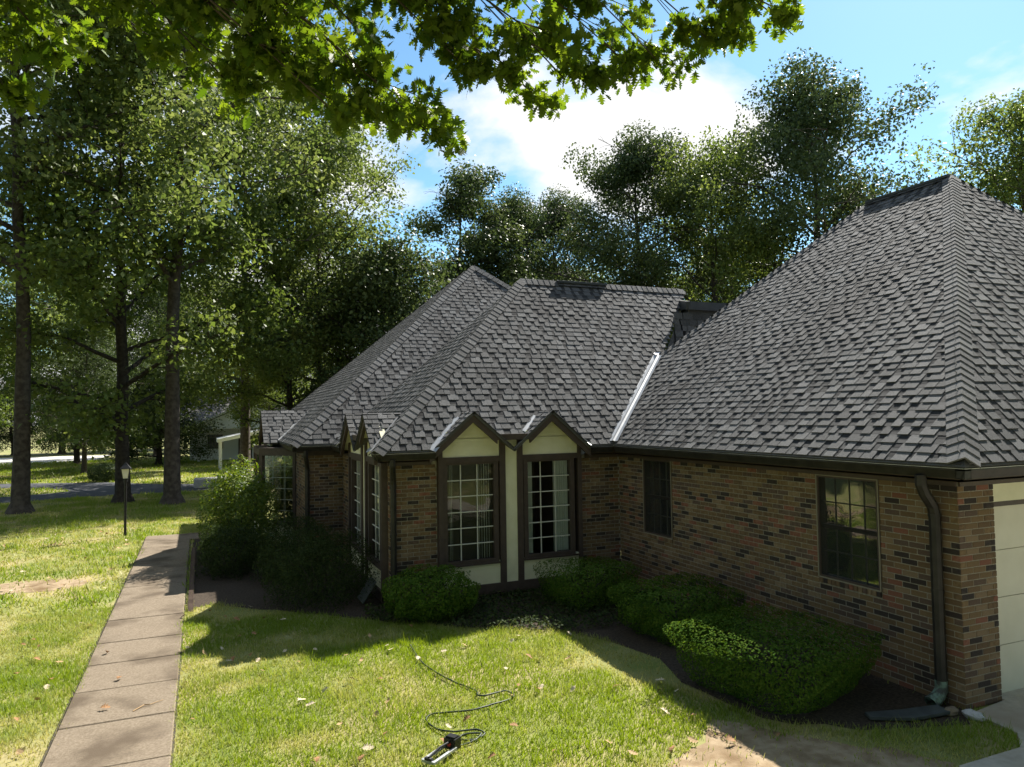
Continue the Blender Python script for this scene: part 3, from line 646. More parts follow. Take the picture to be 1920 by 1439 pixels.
def downspout(x, y, out, zb, r=.052, shoe=True, lab=None):
    o = Vector((*out,0)); p = Vector((x,y,0)); a = p+o*.25; b_ = p+o*.055; m_ = MB()
    pts = [a+Vector((0,0,2.48)), a+Vector((0,0,2.38)), a+o*-.05+Vector((0,0,2.28)), b_+o*.03+Vector((0,0,2.14)), b_+Vector((0,0,2.04)), b_+Vector((0,0,zb+.22))]
    m_.tube(pts, r, 8)
    for z_ in (2.02, 1.2): m_.tube([b_+Vector((0,0,z_)), b_+Vector((0,0,z_+.03))], r*1.12, 8)
    d = m_.build('downspout', M['gutter'], house, smooth=False)
    if lab: d['label'] = lab
    if shoe:
        s2 = MB().tube([b_+Vector((0,0,zb+.24)), b_+Vector((0,0,zb+.14)), b_+o*.06+Vector((0,0,zb+.07)), b_+o*.17+Vector((0,0,zb+.02))], [r*1.05,r*1.08,r*1.12,r*1.3], 8, cap=False)
        s2.build('elbow', M['copper'], d)
    return d
downspout(-.02, .22, (-1,0), .02, r=.06, lab='dark downspout with green stained foot at garage corner')
downspout(-4.45, 6.84, (-.3,-1), .05, shoe=False); downspout(-5.28, 11.24, (-.3,-1), .05, shoe=False)
# ---- garage side windows with screens
def side_window(y0, y1, z0, z1, cols, lab):
    fr = MB(); f = .035
    for a,b,c,d in ((y0,y0+f,z0,z1),(y1-f,y1,z0,z1),(y0+f,y1-f,z0,z0+f),(y0+f,y1-f,z1-f,z1)): fr.box(-.015,.09,a,b,c,d)
    zm = z0+(z1-z0)*.50
    fr.box(.03,.08,y0+f,y1-f,zm-.025,zm+.025)
    wo = fr.build('window', M['trim'], house); wo['label'] = lab
    ed = MB()
    for a,b,c,d in ((y0-.004,y0+.012,z0,z1),(y1-.012,y1+.004,z0,z1),(y0+.012,y1-.012,z0-.004,z0+.012),(y0+.012,y1-.012,z1-.012,z1+.004)): ed.box(-.022,-.0155,a,b,c,d)
    ed.build('screen_frame', M['screenframe'], wo)
    mu = MB(); xs = [y0+f+(y1-y0-2*f)*i/cols for i in range(cols+1)]; zs = [z0+f, (z0+f+zm)/2, zm, (zm+z1-f)/2, z1-f]
    for y in xs[1:-1]: mu.box(.045,.058,y-.008,y+.008,z0+f,z1-f)
    for z in (zs[1], zs[3]): mu.box(.047,.056,y0+f,y1-f,z-.008,z+.008)
    mu.build('muntins', M['sash'], wo)
    for i in range(cols):
        for j in range(4): MB().add([(.052,xs[i],zs[j]),(.052,xs[i+1],zs[j]),(.052,xs[i+1],zs[j+1]),(.052,xs[i],zs[j+1])], [(0,1,2,3)]).build('pane', M['glass'], wo)
    MB().add([(.004,y0+f,z0+f),(.004,y1-f,z0+f),(.004,y1-f,z1-f),(.004,y0+f,z1-f)], [(0,1,2,3)]).build('insect_screen', M['screen'], wo)
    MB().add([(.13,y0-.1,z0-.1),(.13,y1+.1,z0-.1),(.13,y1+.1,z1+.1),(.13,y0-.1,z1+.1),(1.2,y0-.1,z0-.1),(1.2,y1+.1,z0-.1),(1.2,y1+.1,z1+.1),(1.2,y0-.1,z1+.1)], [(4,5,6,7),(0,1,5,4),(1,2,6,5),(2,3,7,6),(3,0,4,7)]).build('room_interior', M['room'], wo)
side_window(.985, 1.936, 1.03, 2.36, 4, 'wide screened sash window nearer the garage corner')
side_window(5.14, 6.01, 1.02, 2.37, 4, 'narrow screened window near the inner corner')
# ---- garage door
gd = MB().box(.585,5.59,.112,.134,2.05,2.22).build('garage_door', M['cream'], house); gd['label'] = 'cream sectional garage door beside the brick pier'
for i in range(4):
    z0 = .03+i*.525; pn = MB(); pn.box(.62,5.55,.10,.14,z0,z0+.518)
    pn.build('door_panel', M['door'], gd)
MB().box(.57,5.6,.03,.10,2.10,2.16).box(.572,.62,.05,.14,.0,2.12).box(5.55,5.598,.05,.14,.0,2.12).build('door_trim', M['trim'], gd)
MB().box(.57,5.6,.0,.14,2.16,2.42).build('header_panel', M['cream'], gd)
MB().box(.575,5.6,-.02,.2,-.05,.03).build('threshold', M['concrete'], gd)

# ------------------------------------------------------------------ GRASS
def in_poly(x, y, poly):
    r = np.zeros(x.shape, bool); n = len(poly); j = n-1
    for i in range(n):
        xi, yi = poly[i]; xj, yj = poly[j]
        c = ((yi > y) != (yj > y)) & (x < (xj-xi)*(y-yi)/(yj-yi+1e-12)+xi); r ^= c; j = i
    return r
def vnoise(x, y, sc, seed):
    rg = np.random.default_rng(seed); g = rg.random((64,64)); u, v = x*sc, y*sc; i, j = np.floor(u).astype(int), np.floor(v).astype(int); fu, fv = u-i, v-j
    fu, fv = fu*fu*(3-2*fu), fv*fv*(3-2*fv); G_ = lambda a, b: g[a % 64, b % 64]
    return (G_(i,j)*(1-fu)+G_(i+1,j)*fu)*(1-fv)+(G_(i,j+1)*(1-fu)+G_(i+1,j+1)*fu)*fv
def grass(name, x0, x1, y0, y1, dens, hgt, wid, seed, lab, fade=None):
    rg = np.random.default_rng(seed); n = int((x1-x0)*(y1-y0)*dens); x = rg.uniform(x0,x1,n); y = rg.uniform(y0,y1,n)
    d = np.stack([x-CAM.x, y-CAM.y, np.full(n,-CAM.z)], 1); zf = d@np.array(fw); px = 960+F_PX*(d@np.array(rx))/np.maximum(zf,.1); py = 719.5+F_PX*(d@np.array(dn))/np.maximum(zf,.1)
    keep = (zf > .5)&(px > -120)&(px < 2040)&(py < 1560)
    wob = rg.normal(0,.045,n)
    keep &= ~((x > -8.80+wob)&(x < -7.70+wob)&(y < 17)) & ~((x > -8.8)&(x < -5.4)&(y > 15.9)&(y < 17))
    keep &= ~in_poly(x+wob, y+wob, BED) & ~((x > -.05)&(y > -.05)) & ~in_poly(x, y, DRIVE) & ~((x > -5.4)&(y > 11))
    so1 = in_poly(x+wob*2, y+wob*2, SOIL)|in_poly(x+wob*3, y+wob*3, SOIL2); keep &= ~(so1 & (rg.random(n) > .07))
    keep &= ~(in_poly(x, y, road) & ~in_poly(x, y, [(-12.9,33.4),(-13.4,32.7),(-15.3,31.9),(-60,26.5),(-60,46),(-17,37.4),(-14.2,35.4),(-13.2,34.2)]))
    bare = vnoise(x,y,.9,11)*.6+vnoise(x,y,2.7,12)*.4
    keep &= rg.random(n) > np.clip((bare-.60)*3.2, 0, .75)
    x, y, bare = x[keep], y[keep], bare[keep]; n = len(x)
    h = hgt*rg.uniform(.5,1.25,n)*(.65+.75*vnoise(x,y,3.1,14))*(1+1.1*(rg.random(n) < .02))*(1.1-.5*np.clip((bare-.45)*3,0,1)); a = rg.uniform(0,2*np.pi,n); ln = rg.uniform(.15,.9,n)*h
    la = rg.uniform(0,2*np.pi,n); w_ = wid*rg.uniform(.6,1.3,n)
    dx, dy = np.cos(a)*w_, np.sin(a)*w_; z0 = np.zeros(n)
    V = np.stack([np.stack([x-dx,y-dy,z0],1), np.stack([x+dx,y+dy,z0],1), np.stack([x+np.cos(la)*ln,y+np.sin(la)*ln,h],1)], 1)
    tint = np.clip((bare-.42)*2.6+rg.normal(0,.22,n), 0, 1)
    o = link(bpy.data.objects.new(name, np_mesh(name, V, 3, M['blade'], tint))); tag(o, label=lab, kind='stuff')
grass('grass', -16, 1, -2, 9, 2600, .055, .0055, 21, 'short green and straw grass blades on the near lawn')
grass('grass', -24, -5, 9, 30, 420, .075, .012, 22, 'short grass blades across the lawn toward the trees')
grass('grass', -40, 2, 30, 62, 60, .11, .03, 23, 'grass beyond the asphalt drive')

# ------------------------------------------------------------------ SHRUBS
def shell(cx, cy, zc, rx_, ry_, rz_, n, power, size, seed, bump=.06, inner=.25, flat_bottom=None, taper=0):
    """leaf positions on a lumpy superellipsoid"""
    rg = np.random.default_rng(seed); d = unit(rg.normal(size=(n,3)))
    k = (np.abs(d[:,0])**power+np.abs(d[:,1])**power+np.abs(d[:,2])**power)**(-1/power)
    p = d*k[:,None]; lump = 1+bump*(vnoise(d[:,0]*3+5, d[:,1]*3+d[:,2]*2.3, 1.6, seed+1)-.5)*2
    dep = 1-inner*rg.random(n)**2.2
    p = p*(lump*dep)[:,None]; tz = 1+taper*p[:,2]
    P = np.stack([cx+p[:,0]*rx_*tz, cy+p[:,1]*ry_*tz, zc+p[:,2]*rz_],1)
    Nn = unit(np.stack([p[:,0]/rx_, p[:,1]/ry_, p[:,2]/rz_],1)*.5+rg.normal(size=(n,3))*.45+np.array([0,0,.25]))
    if flat_bottom is not None: m_ = P[:,2] > flat_bottom; P, Nn = P[m_], Nn[m_]
    return P, Nn, rg
def shrub(name, cx, cy, zc, rx_, ry_, rz_, n, power, size, m, seed, lab, cat='shrub', group=None, aspect=.6, rot=0, **k):
    root = empty(name, (cx,cy,0), label=lab, cat=cat, group=group); root.rotation_euler = (0,0,rot)
    P, Nn, rg = shell(0, 0, zc, rx_, ry_, rz_, n, power, size, seed, **k)
    V = leaf_quads(P, Nn, size*rg.uniform(.6,1.25,len(P)), aspect, rg)
    link(bpy.data.objects.new('foliage', np_mesh('foliage', V, 4, m, np.clip(rg.normal(.4,.28,len(P)),0,1))), root)
    st = MB()
    for i in range(7):
        a = i*2.4; r_ = .35
        st.tube([(math.cos(a)*.04, math.sin(a)*.04, -.02), (math.cos(a)*rx_*r_*.6, math.sin(a)*ry_*r_*.6, zc*.6), (math.cos(a)*rx_*.6, math.sin(a)*ry_*.6, zc+rz_*.4)], [.022,.016,.006], 5)
    st.build('stems', M['barkdark'], root); return root
HG = 'clipped hedges along the garage wall'
shrub('clipped_hedge', -1.36, 1.34, .36, .83, .84, .37, 26000, 7, .034, M['hedge'], 31, 'largest clipped hedge, nearest the downspout and driveway', 'hedge', HG, inner=.12, bump=.07, taper=.16, rot=R(14))
shrub('clipped_hedge', -1.06, 3.60, .34, .74, .68, .34, 16000, 5, .040, M['hedge'], 32, 'middle clipped hedge of the three along the garage wall', 'hedge', HG, inner=.18, bump=.12, taper=.16, rot=R(10))
shrub('clipped_hedge', -1.42, 5.62, .34, .68, .62, .33, 14000, 7, .036, M['hedge'], 33, 'flat clipped hedge in the inner corner beside the front window', 'hedge', HG, inner=.12, bump=.07, taper=.16, rot=R(10))
shrub('rounded_shrub', -4.05, 6.02, .36, .72, .62, .40, 12000, 2.6, .042, M['hedge'], 34, 'rounded green shrub below the left front window', inner=.3, bump=.16)
shrub('dark_shrub', -5.50, 7.9, .50, .95, 1.0, .68, 18000, 2.2, .05, M['yew'], 35, 'low dark feathery shrub beside the bay side windows', inner=.5, bump=.28, aspect=.3)
shrub('dark_shrub', -5.75, 9.9, .50, .75, .95, .72, 13000, 2.2, .055, M['yew'], 36, 'dark feathery shrub in front of the recessed brick wall', inner=.5, bump=.28, aspect=.3)
shrub('yellow_green_shrub', -6.62, 12.6, .98, .74, 1.0, 1.14, 16000, 2.2, .065, M['gold'], 37, 'tall yellow green shrub by the angled bay window', inner=.45, bump=.30)
shrub('dark_shrub', -6.9, 10.9, .45, .6, .8, .60, 9000, 2.2, .055, M['yew'], 38, 'dark low shrub between walkway and brick wall', inner=.5, bump=.25, aspect=.35)
shrub('small_round_shrub', -12.1, 38.6, .45, .8, .6, .5, 3000, 2.2, .10, M['leafB'], 39, 'small round shrub beside the asphalt drive', inner=.4)
# low ground cover under the front wall
gcx = rng.uniform(-5,-.3,9000); gcy = rng.uniform(4.2,6.8,9000); kk = in_poly(gcx, gcy+.15, BED); gcx, gcy = gcx[kk], gcy[kk]
Pg = np.stack([gcx, gcy, rng.uniform(.02,.12,len(gcx))],1); Ng = unit(rng.normal(size=(len(gcx),3))*.5+np.array([0,0,1]))
o = link(bpy.data.objects.new('ground_cover', np_mesh('ground_cover', leaf_quads(Pg, Ng, .05, .8), 4, M['yew'], rng.random(len(gcx))))); tag(o, label='low dark ivy ground cover under the front windows', kind='stuff')

# ------------------------------------------------------------------ TREES
def tree_data(seed, H, base, rad, nleaf, lsize, prof='oval', limbs=26, tr=.36, clus=.75, flare=True):
    rg = random.Random(seed); nr = np.random.default_rng(seed); t = MB()
    pts, rr = [], []
    x = y = 0; nseg = 12
    for i in range(nseg+1):
        f = i/nseg; x += rg.uniform(-.14,.14); y += rg.uniform(-.14,.14)
        pts.append((x*min(1,f*3), y*min(1,f*3), H*.93*f)); rr.append(max(.03, tr*(1-f)**.8*(1+(.55*math.exp(-f*40) if flare else 0))))
    pts.insert(1, (pts[0][0], pts[0][1], .35)); rr.insert(1, tr*1.08); rr[0] = tr*1.7
    t.tube(pts, rr, 10)
    tips = []
    for i in range(limbs):
        f = (i+.5)/limbs; z = base*.8+(H*.90-base*.8)*f; k = min(len(pts)-2, max(1, int(z/(H*.93)*nseg)+1)); p0 = Vector(pts[k]); p0.z = min(z, H*.90)
        rl = rad*(math.sin(math.pi*min(.97,(f*.82+.16)))**.6)*rg.uniform(.6,1.2)
        a = i*2.399+rg.uniform(-.5,.5); up = rg.uniform(.25,.85)*(.55+.6*f)
        d = Vector((math.cos(a), math.sin(a), 0)); p1 = p0+d*rl*.5+Vector((rg.uniform(-.3,.3),rg.uniform(-.3,.3),rl*up*.6)); p2 = p0+d*rl+Vector((rg.uniform(-.4,.4),rg.uniform(-.4,.4),rl*up*rg.uniform(.6,1.15)))
        p2.z = min(p2.z, H); r0 = max(.03, tr*.40*(1-f*.7)); t.tube([p0, (p0+p1)/2+Vector((rg.uniform(-.15,.15),rg.uniform(-.15,.15),-.05)), p1, (p1+p2)/2, p2], [r0,r0*.8,r0*.55,r0*.35,.012], 6)
        for j in range(8):
            u_ = rg.uniform(.25,1); b0 = p0.lerp(p1, u_*2) if u_ < .5 else p1.lerp(p2, u_*2-1); a2 = a+rg.choice((-1,1))*rg.uniform(.3,1.7); l2 = rl*rg.uniform(.15,.34)
            b1 = b0+Vector((math.cos(a2)*l2, math.sin(a2)*l2, rg.uniform(-.4,.7)*l2)); t.tube([b0, (b0+b1)/2+Vector((0,0,.06)), b1], [r0*.3,r0*.2,.008], 5, cap=False)
            tips += [b1, b0.lerp(b1,.5)]
        tips += [p2, p1.lerp(p2,.5)]
    tips.append(Vector((pts[-1][0], pts[-1][1], H*.95)))
    T_ = np.array([tuple(p) for p in tips]); 
    big = nr.random(len(T_)) < .24
    cs = np.where(big, clus*nr.uniform(1.0,1.55,len(T_)), clus*nr.uniform(.35,.6,len(T_))); wgt = cs**2.0*np.where(big, 1.25, .55)*nr.uniform(.6,1.3,len(T_)); per = wgt/wgt.sum()*nleaf
    idx = np.repeat(np.arange(len(T_)), np.maximum(1, per.astype(int))); n = len(idx); dv = unit(nr.normal(size=(n,3)))
    lump = .70+.6*vnoise(dv[:,0]*2+idx*.37+8, dv[:,1]*2+dv[:,2]*1.7+8, 1.6, seed)
    off = dv*(nr.random((n,1))**.36)*(cs[idx]*lump)[:,None]*np.array([1,1,.78])
    P = T_[idx]+off; Nn = unit(nr.normal(size=(n,3))*.62+dv*.55+np.array([0,0,.30]))
    V = leaf_quads(P, Nn, lsize*nr.uniform(.6,1.3,n), .66, nr); tint = np.clip(nr.normal(.38,.2,n)+nr.normal(0,.18,len(T_))[idx],0,1)
    return t, V, tint
PROTO = {}
def proto(key, leaf, bark, **k):
    t, V, tint = tree_data(**k); me = bpy.data.meshes.new('trunk'); me.from_pydata(t.v, [], t.f); me.materials.append(M[bark]); me.polygons.foreach_set('use_smooth', [True]*len(me.polygons))
    PROTO[key] = (me, np_mesh('crown', V, 4, M[leaf], tint), k['H'])
proto('tall', 'leafC', 'bark', seed=101, H=26, base=9.5, rad=6.4, nleaf=34000, lsize=.21, limbs=36, tr=.27, clus=1.15)
proto('tall2', 'leafC', 'bark', seed=102, H=24, base=6, rad=5.8, nleaf=38000, lsize=.20, limbs=36, tr=.27, clus=1.1)
proto('broad', 'leafA', 'bark', seed=103, H=20, base=3.2, rad=6.6, nleaf=56000, lsize=.20, limbs=40, tr=.30, clus=1.15)
proto('low', 'leafA', 'barkdark', seed=104, H=20, base=2.6, rad=5.2, nleaf=36000, lsize=.20, limbs=36, tr=.25, clus=1.0)
proto('slim', 'leafB', 'barkdark', seed=105, H=20, base=5.5, rad=3.6, nleaf=24000, lsize=.20, limbs=28, tr=.22, clus=.95)
proto('dense', 'leafB', 'barkdark', seed=106, H=12, base=1.0, rad=4.4, nleaf=38000, lsize=.19, limbs=40, tr=.25, clus=1.0)
proto('dark', 'leafB', 'bark', seed=107, H=22, base=3.5, rad=6.6, nleaf=62000, lsize=.20, limbs=42, tr=.34, clus=1.2)
def tree(name, key, x, y, h, lab, rot=None, wide=1.0, group=None, cat='tree'):
    me, cr_, H = PROTO[key]; root = empty(name, (x,y,0), label=lab, cat=cat, group=group); s = h/H
    for n_, m_ in (('trunk', me), ('crown', cr_)):
        o = bpy.data.objects.new(n_, m_); o.scale = (s*wide, s*wide, s); o.rotation_euler = (0,0,rot if rot is not None else random.uniform(0,6.28)); link(o, root)
    return root
tree('oak_tree', 'tall', -13.29, 25.22, 27, 'tall tree with thick trunk standing left of the lamp post', 1.0)
tree('oak_tree', 'low', -10.23, 26.83, 22, 'dark trunked tree with low leafy branches behind the lamp post', 2.0)
tree('oak_tree', 'tall', -8.44, 25.39, 28, 'tall straight trunked tree between lamp post and house', 4.2)
tree('tree', 'tall2', -1.6, 33.5, 22, 'light green airy tree rising left of the rear roof peak', .5)
tree('tree', 'tall2', -5.2, 37.5, 25, 'tall light green tree behind the straight trunked tree', 2.2)
tree('magnolia_tree', 'dense', .6, 29.0, 12, 'dense dark evergreen tree close behind the rear roof', .3)
tree('evergreen_tree', 'low', -3.4, 31.5, 15, 'dense dark tree beside the far corner of the house', 1.9)
BT = 'trees behind the roofs'
for (k, x, y, h, wd, lab) in (('slim',7.6,37.4,20,1.1,'slim airy dark tree just right of the rear roof peak'),('dark',11.4,38.6,18.5,.85,'rounded dark tree behind the bay ridge'),('dark',19.3,35.2,22.5,.95,'broad dark tree behind the middle of the bay roof'),
        ('broad',23.6,32.4,21.5,.9,'bushy green tree behind the valley between roofs'),('dark',27.6,28.2,25,1.0,'tallest dark green tree behind the garage roof slope'),('broad',39.5,22.5,23,1.0,'green tree behind the garage ridge end'),
        ('dark',16.5,42,20,.9,'further dark tree between the bay roof trees')):
    tree('tree', k, x, y, h, lab, wide=wd, group=BT)
NT = 'unseen trees added to block sky light'  # out-of-view trees added to cut sky light and darken window reflections
for i, (x, y, h) in enumerate(((-22,-16,22),(-12,-18,24),(0,-15,22),(10,-16,23),(20,-20,22),(-27,-4,23),(-29,9,22),(-33,22,22))):
    tree('sky_blocker_tree', ('broad','dark','low')[i % 3], x, y, h, 'unseen leafy tree added around the camera to block sky light', wide=1.25, group=NT)
FT = 'distant background trees'
for i, (x, y, h) in enumerate(((-22,52,18),(-16,58,16),(-11,66,17),(-27,44,17),(-6,62,16),(0,60,17),(6,58,16),(13,57,17),(22,52,17),(32,44,17),(42,36,16),(-34,60,18),(-20,78,18),(-10,84,19),(2,80,18),(28,62,19),(-3,48,12),(-14,46,10),(52,30,18))):
    tree('background_tree', ('broad','low','dark')[i % 3], x, y, h, ('distant broad green tree beyond the lawn','distant dark trunked tree with low branches beyond the lawn','distant dark green tree beyond the houses')[i % 3], group=FT)

for i, (x, y) in enumerate(((-42,70),(-35,73),(-29,76),(-24,78),(-19,80),(-14,78),(-9,82),(-34,52),(-46,58),(-10.2,52.5))):
    tree('background_shrub', 'dense', x, y, random.uniform(5.5,8), 'low dense tree closing the far end of the lawn', wide=1.3, group='far low trees', cat='shrub')
# foreground oak: trunk stands left of the camera, its boughs hang into the picture
def lobed(n_pts=None):
    half = [(0,.0),(.04,.02),(.16,.06),(.30,.30),(.33,.10),(.50,.42),(.53,.13),(.70,.36),(.73,.11),(.86,.20),(1.0,0)]
    pts = [(x-.0, y) for x, y in half]+[(x, -y) for x, y in half[-2:0:-1]]
    return np.array(pts)
oak = empty('oak_tree', (-13.5,-1.0,0), label='overhanging oak with lobed leaves hanging in front of the sky', cat='tree')
ot = MB(); OX, OY = 0.0, 0.0
def rel(p): return (p[0]+13.5, p[1]+1.0, p[2])
ot.tube([(0,0,0),(0,0,.4),(.05,.05,3),(.1,.0,6),(.2,.1,10),(.1,.2,14)], [.62,.42,.36,.31,.22,.08], 12)
tips = [(-5.61,.51,5.52),(-5.81,.81,5.75),(-6.17,.65,5.78),(-6.43,.48,5.60),(-6.61,.6,5.85),(-6.95,.54,6.0),(-4.71,.5,6.08),(-4.48,.32,6.18),(-5.06,.39,6.12),(-5.40,.38,6.15),(-4.27,.21,6.18),(-3.86,.16,6.30),(-3.67,.01,6.32),(-3.26,-.15,6.54),(-2.96,-.3,6.62),(-2.70,-.48,6.64),
        (-7.18,.9,5.85),(-7.74,.8,6.0),(-8.42,.7,5.85),(-8.75,.9,5.6),(-5.02,.23,6.8),(-7.08,.36,6.45),(-3.0,-.5,6.9),(-8.7,.5,6.2),(-6.0,1.3,6.7),(-7.4,1.8,6.6),(-8.6,2.2,6.7),(-4.4,.9,7.0),(-9.6,1.6,6.0),(-9.4,3.0,6.9),(-6.6,2.6,7.5),(-8.0,3.4,7.8),(-5.0,2.0,7.8),(-3.4,.6,7.5)]
sprays = []; rg = random.Random(5)
for i, tp_ in enumerate(tips):
    tp_ = Vector(rel(tp_)); st = Vector((.15,.05,7.6+1.6*((i*7) % 5)/5)); m1 = st.lerp(tp_, .45)+Vector((rg.uniform(-.3,.3), rg.uniform(-.3,.3), 1.1+rg.uniform(0,.5))); m2 = st.lerp(tp_, .8)+Vector((rg.uniform(-.2,.2), rg.uniform(-.2,.2), .65))
    path = []
    for k in range(17):
        u_ = k/16; path.append((st*(1-u_)**3+m1*3*u_*(1-u_)**2+m2*3*u_*u_*(1-u_)+tp_*u_**3))
    ot.tube(path, [max(.006, .085*(1-k/16)**1.3) for k in range(17)], 6)
    for k in range(7, 17):
        for rep in range(2):
            c = path[k]+Vector((rg.gauss(0,.16), rg.gauss(0,.16), rg.uniform(-.12,.22)))
            if k == 16: c = path[k]+Vector((rg.gauss(0,.07), rg.gauss(0,.07), rg.uniform(0,.12)))
            ot.tube([path[k-1], c], [.006,.003], 4, cap=False); sprays.append((c, rg.uniform(.13,.22) if k > 13 else rg.uniform(.18,.32)))
nr = np.random.default_rng(9); Vl = []; tl = []
shape = lobed(); kk = len(shape)
for c, rad in sprays:
    n = 60; P = np.array(c)+unit(nr.normal(size=(n,3)))*(nr.random((n,1))**.6)*rad*np.array([1,1,.8])
    dirn = unit(nr.normal(size=(n,3))*.75+np.array([0,0,-.55])); Nn = unit(np.cross(dirn, unit(nr.normal(size=(n,3)))) + np.array([0,0,.5])); Nn = unit(Nn-dirn*np.sum(Nn*dirn,1,keepdims=True)); b = np.cross(Nn, dirn)
    sz = nr.uniform(.075,.135,n)[:,None,None]; X = shape[:,0][None,:,None]; Y = shape[:,1][None,:,None]
    Vl.append(P[:,None,:]+sz*(dirn[:,None,:]*X+b[:,None,:]*Y*1.05+Nn[:,None,:]*(.25*Y*Y-.16*X*X))); tl.append(np.clip(nr.normal(.42,.28,n),0,1))
ot.build('trunk', M['bark'], oak, smooth=True)
link(bpy.data.objects.new('crown', np_mesh('crown', np.concatenate(Vl), kk, M['oak'], np.concatenate(tl))), oak)

# ------------------------------------------------------------------ OBJECTS
# lamp post
lm = empty('lamp_post', (-9.37,17.61,0), label='black lamp post with a lantern standing in the left lawn', cat='lamp post')
MB().tube([(0,0,-.05),(0,0,1.52)], .036, 10).tube([(0,0,1.50),(0,0,1.56)], [.055,.05], 10).build('post', M['lampmetal'], lm)
lt = MB(); zb, ztp = 1.58, 1.86; r0, r1 = .075, .125
c4 = lambda r, z: [(r*math.cos(math.pi/4+i*math.pi/2)*1.2, r*math.sin(math.pi/4+i*math.pi/2)*1.2, z) for i in range(4)]
for i in range(4): lt.tube([c4(r0,zb)[i], c4(r1,ztp)[i]], .009, 5); lt.tube([c4(r0,zb)[i], c4(r0,zb)[(i+1) % 4]], .009, 5); lt.tube([c4(r1,ztp)[i], c4(r1,ztp)[(i+1) % 4]], .010, 5)
lt.tube([(0,0,1.55),(0,0,1.585)], [.03,.085], 8)
lt.add(c4(.165,ztp)+c4(.06,1.97)+c4(.03,2.02), [(0,1,5,4),(1,2,6,5),(2,3,7,6),(3,0,4,7),(4,5,9,8),(5,6,10,9),(6,7,11,10),(7,4,8,11),(8,9,10,11),(3,2,1,0)]); lt.tube([(0,0,2.0),(0,0,2.08)], [.02,.006], 6)
lo_ = lt.build('lantern', M['lampmetal'], lm)
for i in range(4): MB().add([c4(r0*.96,zb)[i], c4(r0*.96,zb)[(i+1) % 4], c4(r1*.96,ztp)[(i+1) % 4], c4(r1*.96,ztp)[i]], [(0,1,2,3)]).build('pane', M['lampglass'], lo_)
# garden hose
hp = [(-4.77,4.67),(-4.83,3.82),(-4.69,3.12),(-4.6,2.95),(-4.52,2.69),(-4.56,2.55),(-4.49,2.48),(-4.24,2.54),(-4.17,2.43),(-4.27,2.31),(-4.57,2.21),(-4.8,2.17),(-5.15,2.28),(-5.27,2.19),(-5.24,1.92),(-5.12,1.75),(-4.90,1.70),(-4.84,1.60),(-4.98,1.54),(-5.10,1.58),(-5.05,1.64),(-4.88,1.60),(-5.0,1.50),(-5.17,1.47)]
def smooth_path(P, z, sub=5):
    o = []
    for i in range(len(P)-1):
        p0, p1, p2, p3 = (Vector((*P[max(0,min(len(P)-1,j))],0)) for j in (i-1,i,i+1,i+2))
        for k in range(sub):
            t = k/sub; q = .5*((2*p1)+(p2-p0)*t+(2*p0-5*p1+4*p2-p3)*t*t+(3*p1-p0-3*p2+p3)*t**3); o.append((q.x, q.y, z+.012*math.sin(i*1.3+k*.4)))
    o.append((*P[-1], z)); return o
tag(MB().tube(smooth_path(hp, .030), .0095, 7).build('garden_hose', M['hose'], smooth=True), label='dark green garden hose snaking across the sunny lawn', cat='hose')
# sprinkler
sk = empty('lawn_sprinkler', (-5.36,1.33,.03), label='black oscillating sprinkler with grey frame on the lawn', cat='sprinkler'); sk.rotation_euler = (0,0,R(36))
MB().bar((-.22,-.06,.03),(.12,-.06,.03),.03,.022).bar((-.22,.06,.03),(.12,.06,.03),.03,.022).bar((-.22,-.075,.03),(-.22,.075,.03),.03,.024).build('frame', M['silver'], sk)
MB().box(.10,.20,-.065,.065,.01,.11).box(.115,.185,-.05,.05,.105,.125).build('motor_housing', M['black'], sk)
MB().box(-.235,-.205,-.04,.04,.02,.065).build('end_cap', M['black'], sk)
MB().tube([(-.22,0,.065),(-.05,0,.09),(.10,0,.08)], .011, 7).build('spray_bar', M['black'], sk)
MB().tube([(.20,0,.06),(.235,0,.06)], .018, 8).tube([(.09,0,.06),(.10,0,.06)], .02, 8).build('hose_fitting', M['red'], sk)
# splash slab and stones by the downspout
sb = MB().prism([(-1.14,.22,.02),(-.75,.02,.02),(-.30,-.04,.03),(-.26,.14,.03),(-.70,.22,.025),(-1.08,.34,.02)], (0,0,.03)).build('splash_slab', M['slate']); tag(sb, label='wet dark slab lying under the downspout outlet', cat='slab')
def stone(name, x, y, sx, sy, sz, m, lab, seed):
    rg_ = random.Random(seed); b = MB(); n, rows = 9, 5; vs = []
    for j in range(rows+1):
        ph = math.pi*j/rows
        for i in range(n):
            th = 2*math.pi*i/n; k = 1+rg_.uniform(-.14,.14); vs.append((x+sx*math.sin(ph)*math.cos(th)*k, y+sy*math.sin(ph)*math.sin(th)*k, sz*.7+sz*math.cos(ph)*k))
    b.add(vs, [(j*n+i, j*n+(i+1) % n, (j+1)*n+(i+1) % n, (j+1)*n+i) for j in range(rows) for i in range(n)]); tag(b.build(name, m), label=lab, cat='stone')
stone('stone', -.13, -.17, .075, .13, .05, M['stone'], 'pale grey stone at the foot of the brick pier', 1)
stone('stone', -.24, .0, .10, .06, .05, M['brownstone'], 'brown stone beside the downspout outlet', 2)
# dark grate leaning by the side windows
dg = MB()
for i in range(9): dg.bar((-4.95+i*.0,7.0+i*.05,.08),(-4.72,7.0+i*.05,.42),.035,.02)
tag(dg.build('slatted_cover', M['slate']), label='dark slatted cover leaning below the bay side windows', cat='cover')
